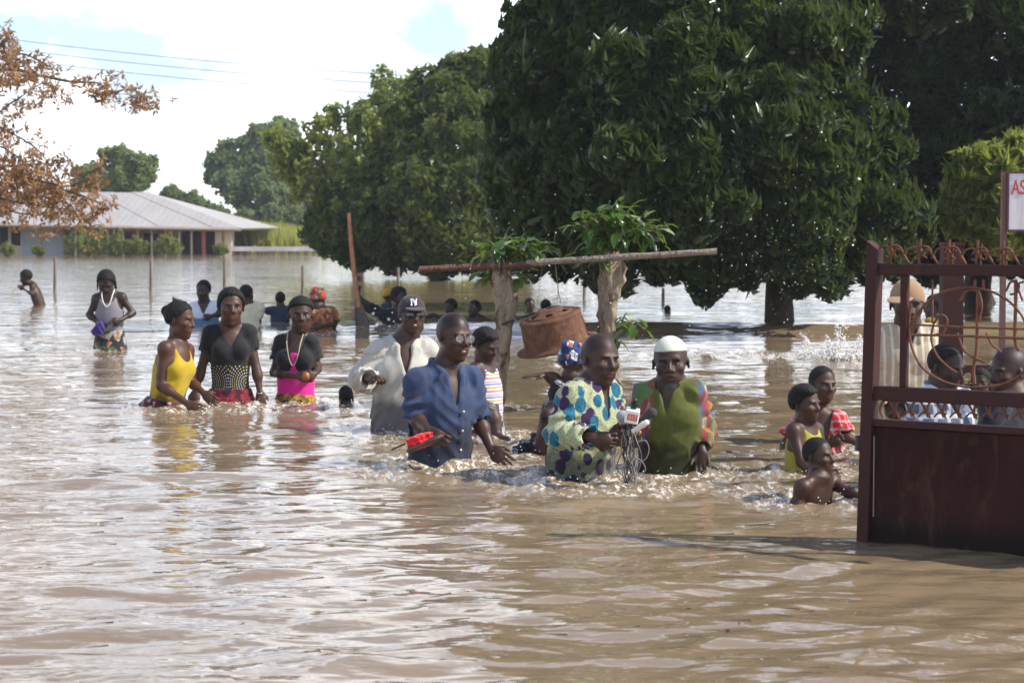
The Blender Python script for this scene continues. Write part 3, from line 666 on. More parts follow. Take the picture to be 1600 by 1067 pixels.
        if style == 'combed': he(F, (-.12, -.02, .36), (.24, .32, .16), .06); he(F, (0, .40, .05), (.12, .10, .14), .04)
        if style == 'cap':
            he(F, (0, .05, .5), (.03, .03, .02), .01)
        if style in ('short', 'afro', 'braids', 'bun', 'buzz', 'wrap', 'combed'):
            amp = {'short': .012, 'afro': .020, 'buzz': .003, 'braids': .020, 'bun': .012, 'wrap': .018, 'combed': .016}[style]*hh; fq = (22 if style == 'wrap' else 55)/hh*.235
            def dis(X, Y, Z): return amp*np.sin(X*fq*3.1+1.3*np.sin(Z*fq*2))*np.sin(Y*fq*2.7+1)*np.sin(Z*fq*3.3+np.sin(X*fq*2))
            F.op('*', dis, c0-.8*hh, c0+.8*hh, .01)
        return F.mesh(max(.0035, s.h*.8))
    def hand(s, F, wr, tip, curl=.25, pn=None, thumb=1, size=None, hold=False):
        S = (s.sc if size is None else size)*s.sp.get('hand', {'f': .86, 'c': .86}.get(s.kind, .94)); d = nrm(tip-wr)
        if pn is None: pn = np.cross(d, [0, 1, 0]); pn = np.array([0, 1., 0]) if abs(d[1]) < .8 else np.array([0, 0, -1.])
        pn = np.asarray(pn, float); pn = nrm(pn-d*pn.dot(d)); sd = np.cross(pn, d)
        R = np.stack([sd, pn, d], 1); F.ell(wr+d*.047*S, (.041*S, .017*S, .056*S), R, .012)
        for i, (l, b) in enumerate(zip((.074, .082, .076, .058), (.088, .092, .088, .080))):
            x = (i-1.5)*.0225*S; p = wr+d*b*S+sd*x-d*.012*S*(i == 3); a = .10+curl*.9; dr = d+sd*(i-1.5)*.07
            p0 = p-d*.03*S
            for j, f_ in enumerate((.45, .32, .25)):
                dj = nrm(dr*math.cos(a)+pn*math.sin(a)); q = p+dj*l*f_*S
                F.cone(p0 if j == 0 else p, q, (.0098-.0008*j)*S, (.0092-.001*j)*S, .005); p = q; a += curl*1.35+.08
        t0 = wr+d*.022*S+sd*thumb*.026*S; t1 = t0+nrm(d*.75+sd*thumb*.65+pn*.35)*.042*S; t2 = t1+nrm(d*(1-.4*curl)+sd*thumb*(.25-.5*curl)+pn*(.25+.6*curl))*.034*S
        F.cone(t0, t1, .0145*S, .0115*S, .01); F.cone(t1, t2, .011*S, .008*S, .006)
    def body(s):
        S = s.sc; F = Field(); sp = s.sp
        s.loft(F, k=.02)
        nb = s.N-s.up*.02*S; nt_ = s.hp((0, .07, -.28)); nr = {'m': .060, 'big': .066, 'f': .049, 'c': .047}[s.kind]*S
        F.cone(nb, nt_, nr*1.12, nr, .03)
        for sh, ar, sd in s.arms:
            inn = s.N+(nt_-nb)*.25
            F.cone(s.N-s.up*.005*S, sh+s.up*.008*S, .036*S, .038*S, .04*S)          # trapezius / collar line
            F.ball(sh, .050*S*sp.get('limb', 1), .03*S)
            if not ar: continue
            el, wr, tp = s.L(ar['e']), s.L(ar['w']), s.L(ar['h']); lm = sp.get('limb', 1.0)*({'f': .88, 'c': .85}.get(s.kind, 1.0))
            F.cone(sh, el, .046*S*lm, .035*S*lm, .03*S); F.cone(el, wr, .036*S*lm, .024*S*lm, .02*S)
            F.ell(sh+(el-sh)*.5+s.fr*.008, (.05*S*lm,)*3, None, .03*S) if s.kind in ('m', 'big') else None
            m_ = el+(wr-el)*.28; F.ball(m_, .038*S*lm, .03*S)
            s.hand(F, wr, tp, ar.get('c', .25), ar.get('pn'), ar.get('t', -sd))
        if s.kind in ('m', 'big'):
            for x in (-1, 1): F.ell(s.N-s.up*.19*S+s.rt*x*.072*S+s.fr*.066*S, (.075*S, .04*S, .055*S), s.T, .04*S)
        if s.kind == 'f':
            for x in (-1, 1): F.ell(s.N-s.up*.19*S+s.rt*x*.070*S+s.fr*.080*S, (.054*S, .044*S, .056*S), s.T, .04*S)
        for x in sp.get('legs', []):
            pts = [s.L(q) for q in x['p']]; rs = x['r']
            for i in range(len(pts)-1): F.cone(pts[i], pts[i+1], rs[i], rs[i+1], .015)
        s.head(F)
        V, Fa = F.mesh(s.h, zmin=-.10)
        base = np.array(sp.get('skin', (.060, .030, .018)))*np.array([1.22, 1.05, .95]); C = np.tile(base, (len(V), 1))
        lp = ((V-s.hc)@s.HR)/s.hh
        def paint(c, r_, col, soft=.35):
            e = np.sqrt((((lp-np.array(c))/np.array(r_))**2).sum(1)); t = np.clip((1+soft-e)/soft, 0, 1)[:, None]; C[:] = C*(1-t)+np.array(col)*t
        lipc = base*np.array([1.5, 1.15, 1.2]) if not sp.get('lip') else np.array(sp['lip'])
        paint((0, -.39, -.205), (.085, .05, .022), lipc); paint((0, -.38, -.268), (.075, .05, .026), lipc)
        for x in (-1, 1): paint((x*.125, -.37, .095), (.085, .07, .016), base*.35)          # eyebrows
        if sp.get('hair') and sp['hair'] not in ('kufi', 'wrap', 'cap'):
            fr_ = {'buzz': .38, 'short': .36, 'afro': .35, 'combed': .35, 'beanie': .30, 'braids': .34, 'bun': .36}[sp['hair']]
            lim = (fr_-.45*np.clip(lp[:, 1]+.30, 0, .9) if sp['hair'] == 'beanie' else np.interp(lp[:, 1], [-.40, -.26, -.14, -.02, .12, .42], [fr_+.02, fr_-.03, fr_-.20, .03, -.08, -.24]))+.02*np.sin(lp[:, 0]*30)*np.sin(lp[:, 1]*37+lp[:, 2]*20)
            t = (np.clip((lp[:, 2]-lim+.07)/.08, 0, 1)*(np.abs(lp).max(1) < .8))[:, None]; C[:] = C*(1-t)+np.array([.011, .009, .008])*t
        if sp.get('stubble'):
            e = (lp[:, 2] > .26-.55*(lp[:, 1]+.3)) & (lp[:, 2] > -.1); C[e] *= sp['stubble']
        if sp.get('beard'): paint((0, -.30, -.42), (.10, .12, .08), np.array([.05, .045, .042])); paint((0, -.40, -.165), (.09, .05, .02), np.array([.05, .045, .045]))
        for sh, ar, sd in s.arms:
            if ar:
                wr, tp = s.L(ar['w']), s.L(ar['h']); e = np.linalg.norm(V-(wr+nrm(tp-wr)*.15*s.sc), axis=1); t = np.clip((.09*s.sc-e)/.05, 0, 1)[:, None]*.35
                C[:] = C*(1-t)+np.array([.11, .058, .038])*t
        return V, Fa, C
    def garment(s, inf=.014, sleeve=None, neck='crew', hang=True, top=.0, bot=.95, amp=.005, seed=1.0, flare=0.0, sinf=.018, cuts=(), collar=False, placket=False, pocket=None, arm=1.0, k=.03, vdepth=.17, vslope=.42, neckr=.075, fsc=1.0, open_=None):
        S = s.sc; F = Field()
        def mod(u, v, q):
            o = amp*fold(u, v, q, seed, fsc)*np.clip(q/.12, .25, 1)
            if placket: o = o-.0045*((np.abs(u-(placket if placket is not True else 0)) < .017) & (v > 0))
            if pocket:
                a_, b_ = np.abs(u-pocket[0]), np.abs(q-pocket[1]); ins = (a_ < .052) & (b_ < .058) & (v > 0); edge = ins & ((a_ > .046) | (b_ > .052) | (np.abs(q-pocket[1]+.036) < .0035)); o = o-.0018*ins-.0022*edge
            return o
        s.loft(F, inf*S, inf*1.15*S, top=top, bot=bot, k=.02, hang=hang, mod=mod, flare=flare)
        if s.kind == 'f':
            for x in (-1, 1): F.ell(s.N-s.up*.19*S+s.rt*x*.070*S+s.fr*.080*S, (.054*S+inf*.8, .044*S+inf*.8, .056*S+inf*.8), s.T, .04*S)
        if s.kind in ('m', 'big'):
            for x in (-1, 1): F.ell(s.N-s.up*.19*S+s.rt*x*.072*S+s.fr*.066*S, (.075*S+inf, .04*S+inf, .055*S+inf), s.T, .04*S)
        nt_ = s.hp((0, .07, -.28))
        if sleeve is not None or neck != 'tank':
            for sh, ar, sd in s.arms:
                inn = s.N-s.up*.012*S
                F.cone(inn, sh+s.up*.008*S, .040*S+inf*.6, .042*S+inf*.7, .03*S); F.ball(sh, .050*S+inf*.7, .03*S)
        if sleeve is not None:
            for sh, ar, sd in s.arms:
                if not ar: continue
                el, wr = s.L(ar['e']), s.L(ar['w']); sv = ar.get('sleeve', sleeve)
                def m2(X, Y, Z, t, a=sh, b=el):
                    return amp*.8*np.sin(t*16+(X+Z)*30+seed+2*np.sin(Z*30))+amp*.9*(1-np.abs(np.sin((X-Z*.7+Y)*42+t*5+2*np.sin(Z*25+seed))))*-1
                if sv <= 1: 
                    e = sh+(el-sh)*sv; F.cone(sh, e, .048*S+inf*.7, .040*S+sinf, .03*S, mod=m2)
                    dr = nrm(el-sh); F.cone(e-dr*.03*S, e+dr*.05*S, .043*S, .050*S+sinf*.9, .006, '-')
                else:
                    F.cone(sh, el, .048*S+inf*.7, .038*S+sinf, .03*S, mod=m2); e = el+(wr-el)*(sv-1); F.cone(el, e, .038*S+sinf, .030*S+sinf, .02*S, mod=m2)
                    dr = nrm(wr-el); F.cone(e-dr*.015, e+dr*.05*S, .030*S, .040*S+sinf, .006, '-')
        # openings
        c = s.N
        if neck in ('v', 'crew', 'scoop', 'tank', 'open'):
            F.cone(s.N-s.up*.035*S+s.fr*.018*S, nt_, neckr*S if not collar else .066*S, neckr*S if not collar else .066*S, .008, '-')
        if neck in ('v', 'open'):
            u0 = 0
            def vc(X, Y, Z):
                u, v, w_ = s.uvw(X, Y, Z); q = -w_
                return np.maximum(np.maximum(np.abs(u-u0)-np.clip((vdepth*S-q)*vslope, -.2, .2), -v), -.2)*.8
            cs = [s.N+s.rt*i*.12*S+s.fr*j*.2*S-s.up*w_ for i in (-1, 1) for j in (0, 1) for w_ in (-.05, vdepth*S)]
            F.op('-', vc, np.min(cs, 0), np.max(cs, 0), .006)
        if neck in ('scoop', 'tank'):
            F.ell(s.N-s.up*.01*S+s.fr*.09*S, (.082*S, .10*S, vdepth*.62*S), s.T, .01, '-'); F.ell(s.N-s.up*.0*S-s.fr*.09*S, (.075*S, .08*S, .08*S), s.T, .01, '-')
        if neck == 'tank':
            for sh, ar, sd in s.arms: F.ell(sh+s.rt*sd*.022*S-s.up*.02*S, (.062*S, .12*S, .105*S), s.T, .01, '-')
        if collar:
            K = lambda u, v, w_: s.N+(s.rt*u+s.fr*v+s.up*w_)*S
            for x in (-1, 1):
                pts = [K(0, -.072, .030), K(x*.045, -.062, .028), K(x*.076, -.015, .018), K(x*.072, .045, -.005), K(x*.050, .088, -.040), K(x*.046, .110, -.085)]
                for a_, b_, ra, rb in zip(pts, pts[1:], (.015, .015, .015, .016, .018), (.015, .015, .016, .018, .012)): F.cone(a_, b_, ra*S, rb*S, .006)
                F.ell(K(x*.066, .088, -.062), (.030*S, .012*S, .034*S), s.T@np.array(Matrix.Rotation(x*.35, 3, 'Y')), .008)
        for cfn in cuts: cfn(s, F)
        return F.mesh(max(s.h*1.2, .0065), zmin=-.10)
    def wrapskirt(s, top=.40, inf=.022, amp=.007, seed=2., flare=.10, waist=0):
        F = Field(); S = s.sc
        s.loft(F, inf*S, top=top*S, k=.02, mod=lambda u, v, q: amp*fold(u, v, q, seed), flare=flare); 
        if waist: s.loft(F, (inf+waist)*S, top=top*S, bot=top+.035, k=.012)
        return F.mesh(max(s.h*1.15, .006), zmin=-.12)
def smesh(name, VF, mat, parent, col=None, label=None):
    V, F = VF[:2]
    if len(V) == 0: return None
    o = mk(name, V, F, mat, parent, True, col=VF[2] if len(VF) > 2 else col)
    if label: o['label'] = label
    return o
# ------------------------------------------------------------------ skin, eyes, cloth
def mskin():
    g = G("skin", .46, .40); v = g.co(); c = g.attr("Col"); n = g.noise(v, 14, 4)
    g.base(g.mix(1.0, c, g.ramp(n, [(.3, .80), (.7, 1.15)]), 'MULTIPLY')); g.rough(g.ramp(g.noise(v, 9, 3), [(.3, .42), (.75, .62)]))
    g.bump(g.noise(v, 160, 2), .12, .002); g.b.inputs['Subsurface Weight'].default_value = 0.0; return g.m
M_skin = mskin()
M_eye = plain("eye_white", (.30, .27, .23), .25, .5, .02); M_iris = plain("iris", (.012, .007, .005), .15); M_teeth = plain("teeth", (.72, .68, .58), .3)
def mhair(nm, c, r_=.75): 
    g = G(nm, r_, .25); v = g.co(); n = g.noise(v, 90, 3, .7); g.base(g.mix(n, tuple(x*.4 for x in c), tuple(x*1.5 for x in c))); g.bump(n, .8, .006); return g.m
M_hair = mhair("black_hair", (.012, .010, .009)); M_grey = mhair("greying_hair", (.05, .048, .045))
def mcloth(nm, fn, rough=.85, bump=.10, wet=None):
    g = G(nm, rough, .25); v = g.co(); c = fn(g, v); n = g.noise(v, 5, 3)
    c = g.mix(1.0, c, g.ramp(n, [(.3, .86), (.7, 1.08)]), 'MULTIPLY')
    if wet is not None:                                     # soaked cloth above the water line is darker
        z = g.sep(v)[2]; t = g.math('ADD', z, g.math('MULTIPLY', g.math('SUBTRACT', g.noise(v, 9, 4), .5), .18))
        f = g.ramp(g.math('DIVIDE', t, wet*2), [(.40, 1), (.60, 0)])
        c = g.mix(f, c, g.mix(1.0, c, (.27, .27, .30), 'MULTIPLY'))
        g.rough(g.math('SUBTRACT', rough, g.math('MULTIPLY', f, .15)))
    g.base(c); w_ = g.math('ADD', g.noise(v, 220, 2), g.math('MULTIPLY', g.noise(g.co('Object', (1, 1, .5)), 26, 3), 2.5)); g.bump(w_, bump, .006); g.b.inputs['Sheen Weight'].default_value = .15; return g.m
solid = lambda c: (lambda g, v: g.mix(g.noise(v, 30, 3), tuple(x*.9 for x in c), tuple(min(1, x*1.1) for x in c)))
def eyes(s, root):
    look = s.sp.get('look', 0)
    for x in (-1, 1):
        mb = MB(); n = 12; r_ = .060*s.hh; a = math.asin(.50)
        prof = [(r_*math.sin(t), r_*math.cos(t)) for t in np.linspace(0.001, 2.0, 12)]
        d = s.HR@nrm([look*.5, -1, 0]); z = nrm(d); xx = nrm(np.cross([0, 0, 1], z)); yy = np.cross(z, xx)
        M = np.eye(4); M[:3, 0] = xx; M[:3, 1] = yy; M[:3, 2] = z; M[:3, 3] = s.hp((x*.125, -.272, .010))
        mb.lathe(prof, M, n); o = mb.build("eye", M_eye, root, True); me = o.data; me.materials.append(M_iris)
        for p in me.polygons: p.material_index = 1 if p.index < n*3 else 0
def person(sp, label, group=None):
    s = Fig(sp); root = empty("person", tuple(s.O), label, sp.get('cat', 'person'), group); s.root = root; s.name_off = s.O
    smesh("body", s.body(), M_skin, root)
    if sp.get('hair'): smesh({'wrap': 'head_wrap', 'kufi': 'skullcap', 'cap': 'cap', 'beanie': 'hair'}.get(sp['hair'], 'hair'), s.hair(sp['hair']), sp.get('hairmat', M_hair), root)
    if s.hh*s.pxm > 26 and not sp.get('noeyes'): eyes(s, root)
    m_ = sp.get('face', {}).get('mouth', 0)
    if m_ > .3 and s.hh*s.pxm > 40:
        F = Field(); s.he(F, (0, -.345, -.232), (.07, .045, .022), .01); smesh("teeth", F.mesh(.003), M_teeth, root)
    if sp.get('stir', 1): STIR.append((s.O[0], s.O[1], .42*s.sc, 1.0*sp.get('stir', 1)))
    return s
# ================================================================== PEOPLE
def ringtube(mb, c, r, ax1, ax2, th, n=18): 
    a = np.linspace(0, 2*math.pi, n+1); mb.tube(np.array([c+r[0]*math.cos(t)*ax1+r[1]*math.sin(t)*ax2 for t in a]), th, 5, False)
def glasses(s, dark=False):
    m = MB(); H = s.HR; hh = s.hh; ax1, ax2 = H[:, 0], H[:, 2]
    for x in (-1, 1):
        ringtube(m, s.hp((x*.135, -.385, .01)), (.105*hh, .080*hh), ax1, ax2, .0022)
        m.tube([s.hp((x*.24, -.385, .03)), s.hp((x*.325, -.20, .03)), s.hp((x*.345, .02, .04))], .0020, 5)
    m.tube([s.hp((-.04, -.39, .03)), s.hp((0, -.405, .04)), s.hp((.04, -.39, .03))], .002, 5)
    o = m.build("glasses", plain("glasses_frame", (.03, .03, .035), .3, .5, .1, 8, 0, .0), s.root, True)
    m = MB()
    for x in (-1, 1):
        a = np.linspace(0, 2*math.pi, 16, endpoint=False); c = s.hp((x*.135, -.388, .01)); V = [c+.10*hh*math.cos(t)*ax1+.076*hh*math.sin(t)*ax2 for t in a]
        m.add(np.array(V+[c-H[:, 1]*.003]), [[i, (i+1) % 16, 16] for i in range(16)])
    if dark: g = plain("dark_lens", (.01, .01, .012), .08, .8)
    else:
        gg = G("clear_lens", .03, .8); gg.b.inputs['Alpha'].default_value = .18; gg.base((.7, .7, .7)); g = gg.m
    l = m.build("lens", g, s.root, True); l.parent = o
def capbrim(s, mat, up=.16, w_=.25, ln=.30, turn=0):
    F = Field(); R = s.HR@np.array(Matrix.Rotation(rad(turn), 3, 'Z'))
    c = s.hc+R@(np.array([0, -.40, up])*s.hh); R2 = R@np.array(Matrix.Rotation(rad(10), 3, 'X')); F.ell(c, np.array([w_, ln, .035])*s.hh, R2, .01)
    F.ell(c-R2[:, 2]*.075*s.hh, np.array([w_*1.05, ln*1.1, .065])*s.hh, R2, .01, '-')
    return smesh("brim", F.mesh(.0035), mat, s.root)
def buttons(s, n, u=.0, inf=.014, top=.17, step=.085, mat=None):
    S = s.sc
    for i in range(n):
        q = top+i*step; b = np.interp(q, DD, PROF[s.kind][1])*S*s.sp.get('deep', 1)+inf*1.15+.006
        p = s.N-s.up*q*S+s.rt*u+s.fr*b; m = MB(); M = np.eye(4); M[:3, 0] = s.rt; M[:3, 1] = s.up; M[:3, 2] = s.fr; M[:3, 3] = p
        m.lathe([(.0001, .003), (.005, .0025), (.006, -.002)], M, 8); m.build("button", mat or M_teeth, s.root, True)
def chain(s, mat, length=.2, th=.003):
    P = []
    for t in np.linspace(-1, 1, 15):
        q = (1-t*t)**.8*length; a = .06*t; b = np.interp(q+.02, DD, PROF[s.kind][1])*s.sc+.020
        P.append(s.N-s.up*q+s.rt*a*s.sc*1.0+s.fr*(b if abs(t) < .9 else b*.3)+s.up*.02)
    m = MB(); m.tube(P, th, 5); return m.build("necklace", mat, s.root, True)
# --- cloth patterns
def pat_blobs(g, v):
    vw = g.n("ShaderNodeVectorMath", operation='ADD'); g.L(v, vw.inputs[0]); g.L(g.noise(v, 9, 2, out='Color'), vw.inputs[1])
    base = g.mix(g.ramp(g.vor(v, 105, 'DISTANCE_TO_EDGE'), [(.03, 0), (.14, 1)]), (.16, .22, .11), (.46, .46, .28))
    d = g.vor(g.co('Object', (1, .7, .72)), 17); dn = g.math('ADD', d, g.math('MULTIPLY', g.noise(v, 40, 3), .22)); f = g.ramp(dn, [(.60, 1), (.63, 0)])
    cc = g.sep(g.vor(g.co('Object', (1, .7, .72)), 17, 'F1', 'Color'))[0]
    blob = g.mix(g.ramp(cc, [(.49, 0), (.51, 1)]), (.010, .13, .20), (.045, .012, .065))
    blob = g.mix(g.ramp(g.noise(v, 90, 2), [(.52, 0), (.6, .6)]), blob, (.01, .03, .06)); return g.mix(f, base, blob)
def pat_patch(g, v):
    c = g.vor(g.co('Object', (1, 1, .55)), 26, 'F1', 'Color'); q = g.sep(c)[0]
    col = g.ramp(q, [(0, (.30, .04, .03)), (.22, (.36, .15, .03)), (.38, (.05, .09, .17)), (.55, (.10, .19, .05)), (.72, (.36, .27, .19)), (.86, (.22, .035, .03))], 'CONSTANT')
    return g.mix(g.ramp(g.noise(v, 60, 3), [(.4, 0), (.7, .5)]), col, (.12, .13, .15))
def pat_green(g, v):
    sp_ = g.sep(v); au = g.math('ABSOLUTE', g.math('SUBTRACT', sp_[0], .01)); f = g.ramp(g.math('ADD', au, g.math('MULTIPLY', g.math('SUBTRACT', sp_[2], .30), .10)), [(.118, 0), (.126, 1)])
    gr = g.mix(g.noise(g.co('Object', (1, 1, .2)), 60, 3), (.060, .072, .012), (.125, .135, .026)); return g.mix(f, gr, pat_patch(g, v))
def pat_rings(g, v):
    s_ = g.sep(v); ax = g.math('ABSOLUTE', s_[0]); dx = g.math('SUBTRACT', ax, .115); dz = g.math('SUBTRACT', s_[2], .155)
    r_ = g.math('SQRT', g.math('ADD', g.math('MULTIPLY', g.math('MULTIPLY', dx, dx), 2.2), g.math('MULTIPLY', dz, dz)))
    ring = g.math('SINE', g.math('MULTIPLY', r_, 300)); th = g.math('ARCTAN2', dz, dx); dot = g.math('SINE', g.math('MULTIPLY', th, 34))
    m_ = g.math('MULTIPLY', g.ramp(ring, [(.35, 0), (.55, 1)]), g.ramp(dot, [(.2, 0), (.4, 1)]))
    yl = g.ramp(g.math('SINE', g.math('MULTIPLY', r_, 75)), [(.3, 0), (.6, 1)])
    col = g.mix(yl, (.62, .60, .54), (.50, .42, .06)); low = g.ramp(s_[2], [(.272, 1), (.282, 0)])
    return g.mix(g.math('MULTIPLY', m_, low), (.012, .012, .014), col)
def pat_stripes(g, v):
    z = g.sep(v)[2]; t = g.math('FRACT', g.math('MULTIPLY', z, 13)); return g.ramp(t, [(0, (.70, .68, .66)), (.2, (.55, .16, .22)), (.32, (.72, .70, .66)), (.48, (.62, .34, .10)), (.6, (.70, .68, .66)), (.74, (.10, .18, .40)), (.84, (.7, .68, .66)), (.93, (.42, .14, .38))], 'CONSTANT')
def pat_check(c1, c2, f=60):
    def fn(g, v):
        s_ = g.sep(v); a = g.ramp(g.math('SINE', g.math('MULTIPLY', g.math('ADD', s_[0], s_[1]), f*2)), [(.45, 0), (.55, 1)]); b = g.ramp(g.math('SINE', g.math('MULTIPLY', s_[2], f*2)), [(.45, 0), (.55, 1)])
        return g.mix(g.math('MULTIPLY', g.math('ADD', a, b), .5), c1, c2)
    return fn
def pat_print(cols, sc_=22):
    def fn(g, v):
        q = g.sep(g.vor(v, sc_, 'F1', 'Color'))[0]; n = len(cols); col = g.ramp(q, [(i/n, c) for i, c in enumerate(cols)], 'CONSTANT')
        return g.mix(g.ramp(g.vor(v, sc_*1.7, 'DISTANCE_TO_EDGE'), [(.03, 1), (.08, 0)]), col, tuple(x*.2 for x in cols[0]))
    return fn
def pat_plaid(g, v):
    s_ = g.sep(v); a = g.ramp(g.math('SINE', g.math('MULTIPLY', s_[0], 95)), [(.62, 0), (.72, 1)]); b = g.ramp(g.math('SINE', g.math('MULTIPLY', s_[2], 95)), [(.55, 0), (.65, 1)])
    return g.mix(b, g.mix(a, (.11, .13, .18), (.42, .42, .46)), (.50, .52, .56))
def pat_vstripe(g, v):
    s_ = g.sep(v); a = g.ramp(g.math('SINE', g.math('MULTIPLY', s_[0], 150)), [(.4, 0), (.6, 1)]); return g.mix(a, (.40, .32, .22), (.60, .54, .42))
C_blue = mcloth("blue_shirt_cloth", solid((.030, .048, .105)), wet=.20); C_beige = mcloth("beige_linen", solid((.43, .41, .36)), wet=.20)
C_blob = mcloth("blob_print_cloth", pat_blobs, wet=.13); C_green = mcloth("green_panel_cloth", pat_green, wet=.15); C_rings = mcloth("ring_dot_cloth", pat_rings)
C_black = mcloth("black_cloth", solid((.014, .014, .016))); C_pink = mcloth("pink_cloth", solid((.62, .02, .24))); C_yellow = mcloth("yellow_knit", solid((.44, .31, .015)), wet=.10)
C_maroon = mcloth("maroon_print", pat_print([(.09, .012, .02), (.16, .015, .03), (.02, .01, .014), (.10, .012, .02), (.4, .3, .3)], 30)); C_red = mcloth("red_print", pat_print([(.20, .012, .03), (.30, .02, .05), (.035, .008, .015)], 26))
C_batik = mcloth("mustard_batik", pat_print([(.36, .22, .03), (.05, .03, .02), (.45, .28, .05), (.20, .09, .02)], 30)); C_orange = mcloth("orange_batik", pat_print([(.42, .16, .06), (.28, .06, .03), (.5, .26, .12), (.20, .08, .05)], 20))
C_grey = mcloth("grey_tank_cloth", solid((.20, .19, .21)), wet=.14); C_flower = mcloth("dark_flower_print", pat_print([(.03, .03, .035), (.10, .14, .06), (.45, .22, .12), (.03, .03, .03), (.42, .40, .36)], 26))
C_wb = mcloth("white_blue_cloth", lambda g, v: g.ramp(g.math('ADD', g.sep(v)[2], .0), [(0, (.10, .20, .34)), (.07, (.16, .30, .46)), (.085, (.62, .66, .72)), (1, (.66, .70, .76))], 'CONSTANT')); C_cream = mcloth("cream_cloth", solid((.62, .58, .40))); C_navy = mcloth("navy_cloth", solid((.020, .040, .065)))
C_white = mcloth("white_cloth", solid((.66, .66, .68))); C_strip = mcloth("striped_cloth", pat_stripes); C_redchk = mcloth("red_check_cloth", pat_check((.55, .02, .03), (.66, .42, .42), 75))
C_lime = mcloth("yellow_green_cloth", solid((.36, .33, .05))); C_tan = mcloth("tan_stripe_cloth", pat_vstripe); C_plaid = mcloth("blue_grey_plaid", pat_plaid); C_dark = mcloth("dark_navy_tee", solid((.015, .018, .028)))
C_head = mcloth("blue_orange_print", pat_print([(.02, .05, .16), (.03, .08, .24), (.55, .18, .04), (.02, .02, .03), (.60, .60, .62), (.02, .05, .14)], 30)); C_head2 = mcloth("grey_red_wrap", pat_print([(.10, .10, .09), (.05, .05, .05), (.5, .04, .02), (.25, .22, .18)], 18))
C_kufi = mcloth("pale_knit_cap", solid((.60, .62, .50))); C_capn = mcloth("dark_cap_cloth", solid((.045, .032, .038))); C_capt = mcloth("tan_cap_cloth", solid((.29, .18, .10))); C_dpr = mcloth("black_white_print", pat_print([(.02, .02, .025), (.015, .015, .02), (.3, .3, .32), (.02, .02, .02)], 16))

